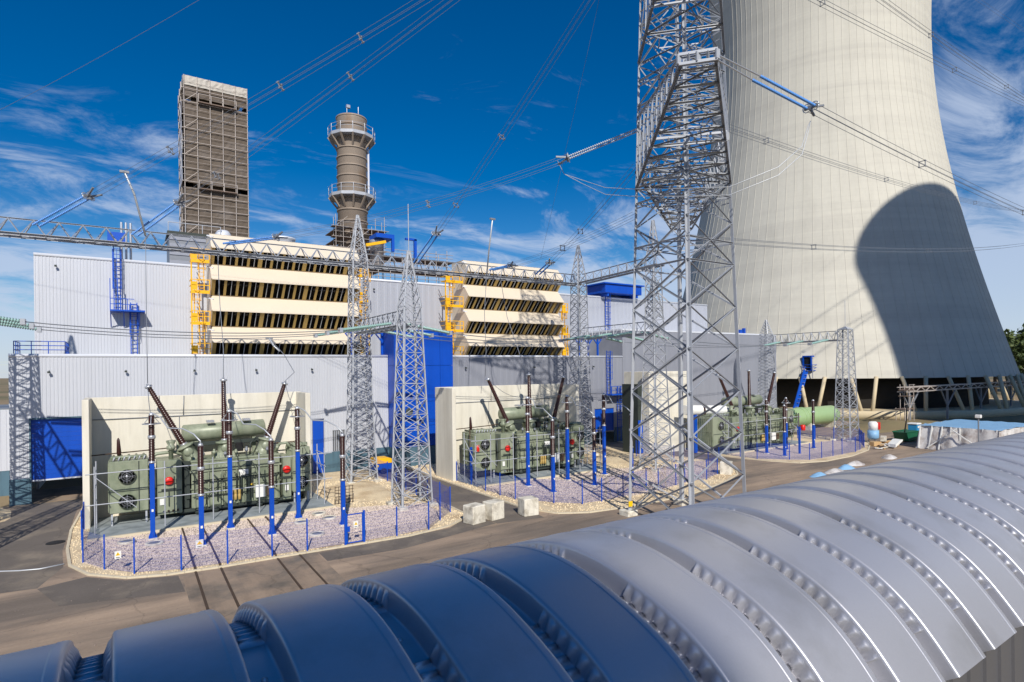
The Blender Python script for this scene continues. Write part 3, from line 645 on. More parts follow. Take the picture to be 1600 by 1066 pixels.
for z in (24.2,25.2,26.2,27.0):
    m=MB(); m.box(3.9,79.9,z,9.5,80,z+.35); m.part('louvre_band','grey',t)
for x in (3.8,5.6,7.4,9.4): bar('rail_post','tube','galv',t,(x,79.9,28),(x,79.9,29.1),.09)
bar('guard_rail','tube','galv',t,(3.8,79.9,29.05),(9.4,79.9,29.05),.09)
m=MB(); m.lathe((9.8,81,25),(9.8,81,28.9),[(0,.9),(.9,.9),(1,.6)],18); m.part('vent_drum','trim',t)
m=MB(); m.lathe((17.5,84,25),(17.5,84,29.4),[(0,1.6),(.92,1.6),(.95,1.75),(1,1.75)],20); m.part('vent_drum','trim',t)
m=MB(); m.box(10.6,83,25.2,20.5,86,27.4); m.part('duct','galvd',t)
# ------------------------------------------------------------------ cooling towers
def trad(z): return 26.5*math.sqrt(1+((z-97)/70.4)**2)
def cooling_tower(cx,cy,lab,ribs=True):
    t=thing('cooling_tower',lab,'cooling tower',(cx,cy,0)); n=160
    zs=[8.2+ (128-8.2)*i/44 for i in range(45)]
    m=MB(); vs=[];fs=[]
    for z in zs:
        for k in range(n): a=2*math.pi*k/n; vs.append((cx+trad(z)*math.cos(a),cy+trad(z)*math.sin(a),z))
    for i in range(44):
        for k in range(n): fs.append((i*n+k,i*n+(k+1)%n,(i+1)*n+(k+1)%n,(i+1)*n+k))
    m._add(vs,fs,True); m.part('shell','shell',t)
    m=MB(); vs=[];fs=[]
    for z in zs:
        for k in range(n): a=2*math.pi*k/n; r=trad(z)-.5; vs.append((cx+r*math.cos(a),cy+r*math.sin(a),z))
    for i in range(44):
        for k in range(n): fs.append((i*n+k,i*n+(k+1)%n,(i+1)*n+(k+1)%n,(i+1)*n+k))
    o=len(vs)
    for z in (8.2,128):
        for k in range(n): a=2*math.pi*k/n; vs.append((cx+trad(z)*math.cos(a),cy+trad(z)*math.sin(a),z-.002 if z<9 else z+.002))
    for k in range(n):
        fs.append((k,(k+1)%n,o+(k+1)%n,o+k)); fs.append((44*n+k,44*n+(k+1)%n,o+n+(k+1)%n,o+n+k))
    m._add(vs,fs,True); m.part('shell_lining','shell',t)
    if not ribs: 
        m=MB(); m.lathe((cx,cy,0),(cx,cy,9),[(0,40),(1,39)],64); m.part('fill_block','shelld',t); return t
    rm=MB(); vs=[];fs=[]; w=.09
    for i,z in enumerate(zs):
        r=trad(z); vs+=[(r-.05,-w,z),(r+.045,-w*.7,z),(r+.045,w*.7,z),(r-.05,w,z)]
    for i in range(44):
        b=i*4
        for k in range(3): fs.append((b+k,b+k+1,b+k+5,b+k+4))
    rm._add(vs,fs); me=rm.mesh('wind_rib','shell')
    for k in range(104): place('wind_rib',me,t,(cx,cy,0),2*math.pi*k/104)
    m=MB(); m.lathe((cx,cy,-.1),(cx,cy,1.5),[(0,45.6),(.9,45.6),(1,45.4),(1.0,44.0)],128); m.part('basin_wall','strut',t)
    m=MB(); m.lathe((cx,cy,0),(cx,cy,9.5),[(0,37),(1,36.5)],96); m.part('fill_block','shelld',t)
    sm=MB(); rb,rtp=44.8,42.7; dl=2*math.pi/28
    pol=lambda r,a,z:(r*math.cos(a),r*math.sin(a),z)
    sm.tube(pol(rb,-.022,1.3),pol(rtp,-dl*.25,8.5),.38,12); me=sm.mesh('support_column','strut')
    sm=MB(); sm.tube(pol(rb,.022,1.3),pol(rtp,dl*.25,8.5),.38,12); me2=sm.mesh('support_column','strut')
    for k in range(28): place('support_column',me,t,(cx,cy,0),dl*k+.03); place('support_column',me2,t,(cx,cy,0),dl*k+.03)
    return t
cooling_tower(160.9,89.2,'huge ribbed pale concrete cooling tower filling the right of the view')
cooling_tower(116.1,-67.6,'second cooling tower standing off to the right that throws the round shadow',ribs=False)
t=thing('service_stair','blue stair with landing and dark door on the foot of the cooling tower','stair',(122,70,0))
m=MB(); m.box(122.6,69.2,9.9,125,71.6,10.05); m.part('landing','blued',t)
m=MB(); m.box(123.0,69.9,10.06,123.2,71.3,12.8); m.part('doorway','dark',t)
for y in (69.7,71.5): bar('door_jamb','box','blued',t,(122.95,y,10.05),(122.95,y,13),.28)
m=MB(); m.box(122.8,69.6,12.9,124,71.6,13.2); m.part('lintel','blued',t)
m=MB(); m.bar((122.3,70.6,9.9),(119.6,71.6,1.2),.16,1.2); m.bar((122.3,70.6,10.9),(119.6,71.6,2.2),.12); m.part('lower_flight','blued',t)
for k in range(10): 
    p=lerp((122.3,70.6,9.95),(119.6,71.6,1.3),k/10); bar('tread','box','galv',t,(p[0],p[1]-.5,p[2]),(p[0],p[1]+.5,p[2]),.3,.06)
for p,q in (((122.6,69.2,10),(125,69.2,10)),((122.6,69.2,10),(122.6,71.6,10))):
    for h in (.6,1.2): bar('guard_rail','tube','blued',t,(p[0],p[1],p[2]+h),(q[0],q[1],q[2]+h),.12)
for x,y in ((122.6,69.2),(122.6,71.6),(124.8,69.2)): bar('support','box','galv',t,(x,y,8.3),(x,y,11.2),.14)
# ------------------------------------------------------------------ lattice bridge by the tower, access scaffold
t=thing('pipe_bridge','brown lattice pipe bridge crossing in front of the cooling tower foot','pipe bridge',(119,50,0))
P0,P1=(119.5,50,5.9),(178,46,6.1)
for dz,dy in ((0,0),(.85,0),(0,1.4),(.85,1.4)): bar('chord','box','scaf',t,(P0[0],P0[1]+dy,P0[2]+dz),(P1[0],P1[1]+dy,P1[2]+dz),.16)
for k in range(34):
    a=lerp(P0,P1,k/34); b=lerp(P0,P1,(k+1)/34); up_=k%2
    bar('lacing','box','scaf',t,(a[0],a[1]-.05,a[2]+.85*up_),(b[0],b[1]-.05,b[2]+.85*(1-up_)),.12)
m=MB(); m.tube((119.5,50.7,6.35),(178,46.7,6.55),.22,10); m.part('pipe','rust',t)
for k,x in enumerate((122,136,150,164)):
    y=50-(x-119.5)*.068
    bar('leg','box','galvd',t,(x,y+.6,0),(x,y+.6,5.9),.32)
    for s in (-1,1): bar('knee_brace','box','galvd',t,(x,y+.6,2.6),(x+s*3.4,y+.4,5.9),.2)
t=thing('access_scaffold','small scaffold stair tower at the left end of the pipe bridge','scaffolding',(116,49,0))
for x in (115.6,117.3,119):
    for y in (48.5,50): bar('standard','tube','scaf',t,(x,y,0),(x,y,7.4 if x>116 else 3.2),.13)
for z in (2.9,5.2,6.3):
    m=MB(); m.box(115.4 if z<3 else 117,48.4,z,119.2,50.2,z+.12); m.part('deck','plank',t)
    bar('guard_rail','tube','scaf',t,(115.4 if z<3 else 117.2,48.4,z+1),(119.2,48.4,z+1),.1)
for a,b in (((115.6,48.5,0),(117.3,48.5,2.9)),((117.3,48.5,2.9),(119,48.5,5.2))): bar('brace','tube','scaf',t,a,b,.1)
# ------------------------------------------------------------------ big lattice pylon
t=thing('lattice_pylon','big grey square lattice pylon standing in front of the cooling tower','pylon',(33.95,28.75,0))
pcx,pcy=33.95,28.75
def hw(z): return 2.95-.9*z/37.6 if z<44 else 1.9-.6*(z-44)/10
def corner(i,z):
    sx,sy=((-1,-1),(1,-1),(1,1),(-1,1))[i%4]; return (pcx+sx*hw(z),pcy+sy*hw(z),z)
turns=(0,math.pi/2,math.pi,-math.pi/2)
for i in range(4):
    for z0,z1,w in ((0,15,.27),(15,30,.23),(30,44,.20),(44,53,.16)):
        bar('leg','L','galv',t,corner(i,z0),corner(i,z1),w,roll=math.pi/2*i)
    m=MB(); c=corner(i,0); m.bbox(c[0]-.5,c[1]-.5,-.1,c[0]+.5,c[1]+.5,.4,.05); m.part('footing','block',t)
lev=[0.2+3.02*i for i in range(12)]+[36.3,38.6,40.9,43.2,45.5,48,50.5,53]
lev=sorted(set(round(z,2) for z in lev))
for j in range(len(lev)-1):
    z0,z1=lev[j],lev[j+1]
    for i in range(4):
        w=.125 if z0<20 else .095
        bar('brace','L','galv',t,corner(i,z0),corner(i+1,z1),w); bar('brace','L','galvd',t,corner(i+1,z0),corner(i,z1),w,roll=math.pi)
        if z0>17 and (j%2==0): bar('horizontal','L','galv',t,corner(i,z0),corner(i+1,z0),.12)
        if z0>19:
            # secondary bracing: half-panel redundants
            a=lerp(corner(i,z0),corner(i+1,z0),.5); zm=(z0+z1)/2
            bar('redundant','L','galv',t,corner(i,zm),lerp(corner(i,zm),corner(i+1,zm),.5),.07); bar('redundant','L','galv',t,lerp(corner(i,z1),corner(i+1,z1),.25),lerp(corner(i,zm),corner(i+1,zm),.5),.07)
for z in (19.9,23.2,26,29.2,32.3,35.4):
    cs=[corner(i,z) for i in range(4)]
    for i in range(4):
        bar('diaphragm','L','galv',t,cs[i],cs[(i+1)%4],.11)
        bar('diaphragm','L','galv',t,lerp(cs[i],cs[(i+1)%4],.5),lerp(cs[(i+1)%4],cs[(i+2)%4],.5),.08)
    bar('diaphragm','L','galvd',t,cs[0],cs[2],.09); bar('diaphragm','L','galvd',t,cs[1],cs[3],.09)
def cross_arm(sgn,zlo,zhi,ztip,reach,wtip,nr,anchor,skew=0):
    """pointed arm standing out over the corner of the tower, along its diagonal"""
    d=Vector((.76*sgn,.65*sgn,0)); n=Vector((.65,-.76,0))
    tip=Vector((pcx,pcy,ztip))+d*reach+n*skew
    Lt,Rt=tip-n*wtip/2,tip+n*wtip/2
    Ll,Rl,Lh,Rh=[Vector(corner(*q)) for q in ((3,zlo),(1,zlo),(3,zhi),(1,zhi))]
    up1=Vector((0,0,.5))
    for a,b in ((Ll,Lt),(Rl,Rt)): bar('arm_chord','L','galvd',t,a,b,.17)
    for a,b in ((Lh,Lt+up1),(Rh,Rt+up1)): bar('arm_chord','L','galv',t,a,b,.12)
    for k in range(1,nr+1):
        f=k/(nr+.4); fp=(k-1)/(nr+.4)
        a,b,c,e=Ll.lerp(Lt,f),Rl.lerp(Rt,f),Lh.lerp(Lt+up1,f),Rh.lerp(Rt+up1,f); ap_,bp_,cp_,ep_=Ll.lerp(Lt,fp),Rl.lerp(Rt,fp),Lh.lerp(Lt+up1,fp),Rh.lerp(Rt+up1,fp)
        bar('arm_rung','L','alu' if k%2 else 'galv',t,a,b,.13); bar('arm_rung','L','galv',t,c,e,.10)
        bar('arm_lacing','L','galv',t,a,c,.08); bar('arm_lacing','L','galv',t,b,e,.08)
        bar('arm_lacing','L','galvd',t,ap_,b,.08); bar('arm_lacing','L','galvd',t,bp_,a,.08)
        bar('arm_lacing','L','galv',t,ap_,c,.07); bar('arm_lacing','L','galv',t,bp_,e,.07)
    if anchor:
        for f,ww in ((1,1.0),(.42,1.0)):
            a,b=Ll.lerp(Lt,f)-n*.12,Rl.lerp(Rt,f)+n*.12
            for dz in (0,.52): bar('anchor_beam','box','galv',t,a+Vector((0,0,dz)),b+Vector((0,0,dz)),.12,.15)
            for g in (0,.5,1): bar('anchor_plate','box','galv',t,a.lerp(b,g),a.lerp(b,g)+Vector((0,0,.52)),.3,.08)
            for g in (.25,.75): bar('anchor_pin','box','galvd',t,a.lerp(b,g)+Vector((0,0,.1)),a.lerp(b,g)+Vector((0,0,.5)),.12)
cross_arm(-1,24.2,29.6,27.45,11.6,1.75,9,True,.85)
cross_arm(1,25.6,29.4,23.6,11.6,1.6,9,False)
cross_arm(-1,33.6,38.5,36.9,11.0,1.8,4,True,.85)
# upper cross arms (towards the gantries and towards the far lines)
def arm(tipx,tipy,z,h=2.0,side=3):
    tip=(tipx,tipy,z)
    c=[corner(0,z),corner(3,z),corner(0,z+h),corner(3,z+h)] if tipx<pcx else [corner(1,z),corner(2,z),corner(1,z+h),corner(2,z+h)]
    for p in c: bar('arm_chord','L','galv',t,p,tip,.17)
    for k in range(1,7):
        f=k/7; q=[lerp(p,tip,f) for p in c]; g2=[lerp(p,tip,(k-1)/7) for p in c]
        bar('arm_lacing','L','galv',t,q[0],q[1],.08); bar('arm_lacing','L','galv',t,q[0],q[2],.08); bar('arm_lacing','L','galv',t,q[1],q[3],.08); bar('arm_lacing','L','galv',t,g2[0],q[2],.08); bar('arm_lacing','L','galv',t,g2[1],q[3],.08); bar('arm_lacing','L','galv',t,g2[0],q[1],.08)
arm(22.8,28.9,39.6); arm(25.6,28.9,44.6,1.6); arm(44,28.6,47.6,1.6)
for z in range(2,20):
    for s in (0,1): bar('step_bolt','tube','galv',t,(corner(2,z+s*.5)[0],corner(2,z)[1],z+s*.5),(corner(2,z)[0]+.25,corner(2,z)[1],z+s*.5),.05)
m=MB(); c=corner(3,.9); m.box(c[0]-.28,c[1]-.3,.7,c[0]+.1,c[1]-.26,1.1); m.part('warning_plate','signy',t)
# ------------------------------------------------------------------ gantries
def lat(root,x,y,z0,z1,h0x,h0y,h1x,h1y,n,leg=.15,br=.075,name='leg'):
    def c(i,z):
        f=(z-z0)/(z1-z0); sx,sy=((-1,-1),(1,-1),(1,1),(-1,1))[i%4]; return (x+sx*(h0x+(h1x-h0x)*f),y+sy*(h0y+(h1y-h0y)*f),z)
    for i in range(4): bar(name,'L','galv',root,c(i,z0),c(i,z1),leg,roll=math.pi/2*i)
    m=MB()
    for j in range(n):
        a=z0+(z1-z0)*j/n; b=z0+(z1-z0)*(j+1)/n
        for i in range(4): m.bar(c(i,a),c(i+1,b),br,br*.6); m.bar(c(i+1,a),c(i,b),br,br*.6); m.bar(c(i,b),c(i+1,b),br*.8,br*.5)
    m.part('lattice_bracing','galv',root,kind='stuff')
def spire(root,x,y,z0,z1,h,rod=0):
    for i in range(4):
        sx,sy=((-1,-1),(1,-1),(1,1),(-1,1))[i]; bar('spire_leg','L','galv',root,(x+sx*h,y+sy*h,z0),(x+sx*.06,y+sy*.06,z1),.11)
    m=MB(); n=6
    for j in range(n):
        f0,f1=j/n,(j+1)/n
        for i in range(4):
            p=((-1,-1),(1,-1),(1,1),(-1,1)); q0=lambda k,f:(x+p[k%4][0]*h*(1-f*.96),y+p[k%4][1]*h*(1-f*.96),z0+(z1-z0)*f)
            m.bar(q0(i,f0),q0(i+1,f1),.06,.04); m.bar(q0(i+1,f0),q0(i,f1),.06,.04)
    m.part('spire_bracing','galv',root,kind='stuff')
    if rod: bar('lightning_rod','tube','galv',root,(x,y,z1-.3),(x,y,z1+rod),.07)
def insul(m,p,q,r=.13,n=22,seg=8):
    prof=[(0,r*.35)]
    for i in range(n):
        f=(i+.1)/n; prof+=[(f,r*.42),(f+.35/n,r),(f+.55/n,r*.95),(f+.6/n,r*.42)]
    prof.append((1,r*.35)); m.lathe(p,q,prof,seg)
def beam(root,p,q,h,w,n,mats=('galv','alu'),topc=.10,botc=.2):
    """triangular truss: one or two top chords, two bottom chords, zigzag lacing, members one by one"""
    p=Vector(p); q=Vector(q); d=(q-p).normalized(); s=d.cross(Vector((0,0,1))).normalized()
    B=[lambda f,k=k:p.lerp(q,f)+s*(w/2*k) for k in (-1,1)]; T=lambda f:p.lerp(q,f)+Vector((0,0,h))
    for b in B: bar('bottom_chord','L',mats[0],root,b(0),b(1),botc)
    bar('top_chord','L',mats[0],root,T(0),T(1),topc)
    for k in range(n):
        f0,f1=k/n,(k+.5)/n; f2=(k+1)/n
        for i,b in enumerate(B):
            bar('lacing','box',mats[1],root,b(f0),T(f1),.095,.05); bar('lacing','box',mats[1],root,T(f1),b(f2),.095,.05)
        bar('cross_lacing','box',mats[0],root,B[0](f0),B[1](f2),.06,.05)
def gantry(x,lab,top=True,yA=56.8,yB=44.2,zA=22,zS=26.6,zB=20.8):
    t=thing('gantry_frame',lab,'gantry',(x,(yA+yB)/2,0))
    lat(t,x,yA,0,7,1.35,1.15,1.0,.95,7); lat(t,x,yA,7,zA,1.0,.95,.72,.72,17,.13)
    spire(t,x,yA,zA,zS,.72)
    lat(t,x,yB,0,16.2,1.3,1.2,.72,.72,13); spire(t,x,yB,16.2,zB,.72,3.8)
    for k in range(4):
        xx,yy=((-1,-1),(1,-1),(1,1),(-1,1))[k]
        for yb,hx,hy in ((yA,1.35,1.15),(yB,1.3,1.2)): 
            m=MB(); m.bbox(x+xx*hx-.35,yb+yy*hy-.35,-.1,x+xx*hx+.35,yb+yy*hy+.35,.28,.04); m.part('footing','block',t)
    beam(t,(x,yA-.7,14.7),(x,yB+.7,14.7),1.35,1.2,9,('galv','galv'))
    return t
GX=(-10.5,19.0,47.4)
ga=[gantry(GX[0],'lattice gantry frame just outside the left edge of the view'),
 gantry(GX[1],'lattice gantry frame of two columns left of the blue tower'),
 gantry(GX[2],'lattice gantry frame of two columns behind the big pylon')]
gantry(87,'low lattice gantry frame in front of the cooling tower foot',zA=16.2,zS=18.6,zB=16.6)
t=thing('gantry_beam','long zigzag lattice beam running high along the front of the halls','gantry beam',(18,56.8,22))
beam(t,(-40,56.8,21.55),(GX[2],56.8,21.55),1.25,1.2,58)
t=thing('gantry_beam','lattice beam running forward to the column behind the big pylon','gantry beam',(47.4,50,22))
lat(t,47.4,44.2,16.3,22,.7,.7,.6,.6,5); beam(t,(47.4,56.1,21.7),(47.4,43.2,22.0),1.1,1.1,9); spire(t,47.4,44.2,23.1,27,.5)
# long insulators under the cross beams and the conductors between them
GRP='glass insulator strings at the gantry cross beams'
def stringset(x,side,lab,z=15.1):
    t=thing('insulator_string',lab,'insulator',(x,50,z),group=GRP)
    for y in (46.6,50.4,54.2):
        m=MB(); a=(x+side*.7,y-.25,z-.1); b=(x+side*4.9,y,z-.75); insul(m,a,b,.14,30); m.part('disc_string','insglass',t)
        m=MB(); a=(x+side*.7,y+.25,z-.1); insul(m,a,(b[0],b[1]+.18,b[2]),.14,30); m.part('disc_string','insglass',t)
        m=MB(); m.box(b[0]-.12,b[1]-.2,b[2]-.2,b[0]+.12,b[1]+.4,b[2]+.16); m.part('yoke_plate','alu',t)
stringset(GX[0],1,'glass insulator strings reaching right from the left edge of the view')
stringset(GX[1],-1,'glass insulator strings pointing left from the gantry by the blue tower'); stringset(GX[1],1,'glass insulator strings pointing right from the gantry by the blue tower')
stringset(GX[2],-1,'glass insulator strings pointing left from the gantry behind the pylon'); stringset(GX[2],1,'glass insulator strings pointing right from the gantry behind the pylon')
stringset(87,-1,'glass insulator strings at the low gantry in front of the cooling tower',z=14.9)
def bus(x0,x1,lab,z0=14.35,z1=14.35):
    t=thing('busbar_line',lab,'overhead line',((x0+x1)/2,50,14.3))
    for y in (46.6,50.4,54.2):
        for dy in (0,.3):
            m=MB(); m.path(sag((x0,y+dy,z0),(x1,y+dy,z1),.45),.024,5); m.part('conductor','wire',t)
bus(GX[0]+4.9,GX[1]-4.9,'three twin conductors in front of the low hall above the nearest transformer'); bus(GX[1]+4.9,GX[2]-4.9,'three twin conductors above the middle transformer'); bus(GX[2]+4.9,87-4.9,'three twin conductors above the far transformer',14.35,14.15)
# ------------------------------------------------------------------ overhead lines
def line(lab,p,q,s,ins=None,nw=4,m_='wire',gap=.42,spacers=(.3,.6),insm='insblue',inslen=5.2,r=.012,rods=0.0,nsag=18):
    p=Vector(p); q=Vector(q); L=(q-p).length; d=(q-p)/L; sd=d.cross(Vector((0,0,1))).normalized(); uu=sd.cross(d)
    t=thing('overhead_line',lab,'overhead line',tuple(p))
    pts=sag(p,q,s,60)
    def at(f): 
        k=min(59,int(f*60)); return pts[k].lerp(pts[k+1],f*60-k)
    f0=0;f1=1
    for end in (ins or ()):
        fl=(inslen+rods)/L; a,b=(0,fl) if end=='p' else (1,1-fl)
        fr=rods/L if end=='p' else -rods/L
        A=at(a);Am=at(a+fr);Bv=at(b)
        for k in (-.25,.25):
            if rods: bar('tie_rod','tube','alu',t,A+sd*k*.6,Am+sd*k,.09)
            m=MB()
            if insm=='insblue': insul(m,Am+sd*k,Bv+sd*k,.095,34,10)
            else: insul(m,Am+sd*k,Bv+sd*k,.15,26,8)
            m.part('insulator_rod','insw' if (end=='q') else insm,t)
            m=MB(); c=Bv+sd*k; ring=[c+(sd*math.cos(th)+uu*math.sin(th))*.26 for th in [2*math.pi*i/10 for i in range(11)]]; m.path(ring,.035,5); m.part('grading_ring','alu',t)
        m=MB(); dd=d if end=='p' else -d; m.bar(Bv-sd*.4,Bv+sd*.4,.12,.2); m.bar(Bv+dd*.1-uu*.3,Bv+dd*.1+uu*.3,.1); m.bar(Bv+dd*.9-sd*.3-uu*.2,Bv+dd*.05-sd*.1,.12); m.bar(Bv+dd*.9+sd*.3+uu*.2,Bv+dd*.05+sd*.1,.12); m.part('yoke_plate','galvd',t)
        if end=='p': f0=fl
        else: f1=1-fl
    offs={1:[(0,0)],2:[(-.5,0),(.5,0)],4:[(-.5,-.5),(.5,-.5),(-.5,.5),(.5,.5)]}[nw]
    for ox,oz in offs:
        m=MB(); cp=[at(f0+(f1-f0)*i/nsag)+sd*ox*gap+uu*oz*gap for i in range(nsag+1)]; m.path(cp,r,5); m.part('conductor',m_,t)
    if nw==4:
        for f in spacers:
            c=at(f0+(f1-f0)*f); mm=MB(); cs=[c+sd*ox*gap+uu*oz*gap for ox,oz in offs]
            for a,b in ((0,1),(1,3),(3,2),(2,0)): mm.bar(cs[a],cs[b],.045)
            for cc in cs: mm.bar(cc-d*.1,cc+d*.1,.08)
            mm.part('spacer','galvd',t)
    return t
line('overhead line with blue insulators leaving the gantry beam farthest left',(-6,56.8,22.4),(22.8,28.9,39.6),.4,'p',spacers=(.2,.45,.62))
line('overhead line with blue insulators rising past the netted scaffold tower',(.3,56.8,22.4),(23.4,28.9,40),.2,'p',spacers=(.12,.5))
line('overhead line from above the left louvre box ending in white insulators on the big pylon',(7,56.8,22.4),(31.68,31.03,28.7),1.3,('p','q'),insm='insblue',spacers=(.55,))
line('steep overhead line rising from the beam between the two louvre boxes',(25.2,56.8,22.4),(26.2,28.9,36.4),.35,'p',spacers=(.17,.5))
line('short overhead line from the beam right of the right louvre box to the pylon',(41,56.8,22.4),(31.62,31.08,26),.35,'p',spacers=(.45,))
line('overhead line lying low in front of the right louvre box and ending on the pylon',(34.5,56.8,22.4),(31.53,31.17,22.4),.5,'p',spacers=(.5,))
line('overhead line with long blue insulators running right from the pylon past the cooling tower',(26.3,19.8,27.5),(126,20.2,26.6),1.3,'p',inslen=5.6,rods=3.4,spacers=(.17,.42,.7),nsag=30,r=.017)
line('overhead line crossing the top right corner of the sky',(36.6,26.9,46.5),(150,33.6,55.5),.9,None,spacers=(.36,.62),r=.02)
line('topmost overhead line cutting the upper right corner',(44,28.6,54),(150,33.4,68),.6,None,nw=2,spacers=())
line('faint overhead line crossing the cooling tower high up',(45,29.5,44.6),(150,28,50.6),.6,None,spacers=(.09,.36,.6),r=.02)
line('faint overhead line crossing the middle of the cooling tower',(36.4,31.5,31.6),(155,42.3,42.4),1.2,None,spacers=(.12,.37,.7),r=.021)
line('faint overhead line crossing the lower cooling tower',(36.4,31.5,21.4),(155,42.3,35.6),1.2,None,spacers=(.2,.5),r=.021)
line('thin single wire at the far left of the sky',(-14,62,28),(23,30,50),1.5,None,nw=1)
line('thin nearly vertical wire left of the pylon',(38,52,23.2),(31.2,32,46),.3,None,nw=1)
t=thing('jumper_loop','pale twin cable sagging across the pylon between two insulators','jumper cable',(36,28,23))
for k in (0,.5):
    m=MB(); m.path([(28.2,36.2,27.4),(28.4,35.6,26.2),(28.9,34.2,25.2+k*.5),(29.1,31.7,23.7+k),(28.9,28.8,22.8+k),(29.6,25.3,22+k),(31.0,22.6,21.6+k),(33.3,20.8,22.7+k),(34.9,20.2,24.1+k),(35.6,20.2,25.6+k*.8),(35.9,20.2,26.4)],.024,6); m.part('cable','wirep',t)
t=thing('jumper_loop','pale cable curving under the top of the picture across the pylon','jumper cable',(34,26,36))
m=MB(); m.path([(18,26,34.2),(21,23.5,32.6),(24.5,20.5,31.8),(28,18.5,32),(32,17.5,33.6)],.03,6); m.part('cable','wirep',t)
# droppers from the lines to the bushings
def dropper(lab,pts,r=.03,thick=None):
    t=thing('dropper_cable',lab,'dropper cable',pts[0])
    m=MB(); m.path(pts,r,6); m.part('cable','wire',t)
    if thick: 
        m=MB(); m.path(thick,.075,8); m.part('tension_spring_rod','wirep',t)
        m=MB(); m.bar(Vector(thick[0])-Vector((.3,0,0)),Vector(thick[0])+Vector((.3,0,0)),.16); m.part('clamp','galvd',t)
dropper('dropper cable to the leftmost bushing of the nearest transformer',[(1.0,52.6,21.6),(1.0,53.2,18),(1.0,53,14),(1.0,52.2,10.3)],.028,[(-.3,51.6,26),(.3,52.2,24.6),(1.0,52.6,21.6)])
dropper('dropper cable to the middle bushing of the nearest transformer',[(6.4,56.6,21.5),(6.4,55.5,17),(6.4,53.6,13),(6.2,52.2,10.6)])
dropper('dropper cable to the right bushing of the nearest transformer',[(10.4,55.8,14.1),(11.4,54.6,12.6),(12.0,53.4,11),(11.0,52.2,10.3)],.028,[(10.4,55.8,14.1),(10.7,55.4,13.4),(11.1,54.9,12.9)])
dropper('dropper cable to the leftmost bushing of the middle transformer',[(31.5,52.8,21),(31.4,53.2,17),(31.2,52.6,13),(30.8,52.2,10.3)],.028,[(30.6,50,26.2),(31.0,51.4,23.5),(31.5,52.8,21)])
dropper('dropper cable to the middle bushing of the middle transformer',[(35.6,56.6,21.5),(35.8,55.6,17),(36,53.6,13),(36,52.2,10.6)])
dropper('dropper cable to the right bushing of the middle transformer',[(40.5,56,14.1),(41.2,54.8,12.6),(41.4,53.4,11),(40.8,52.2,10.3)])
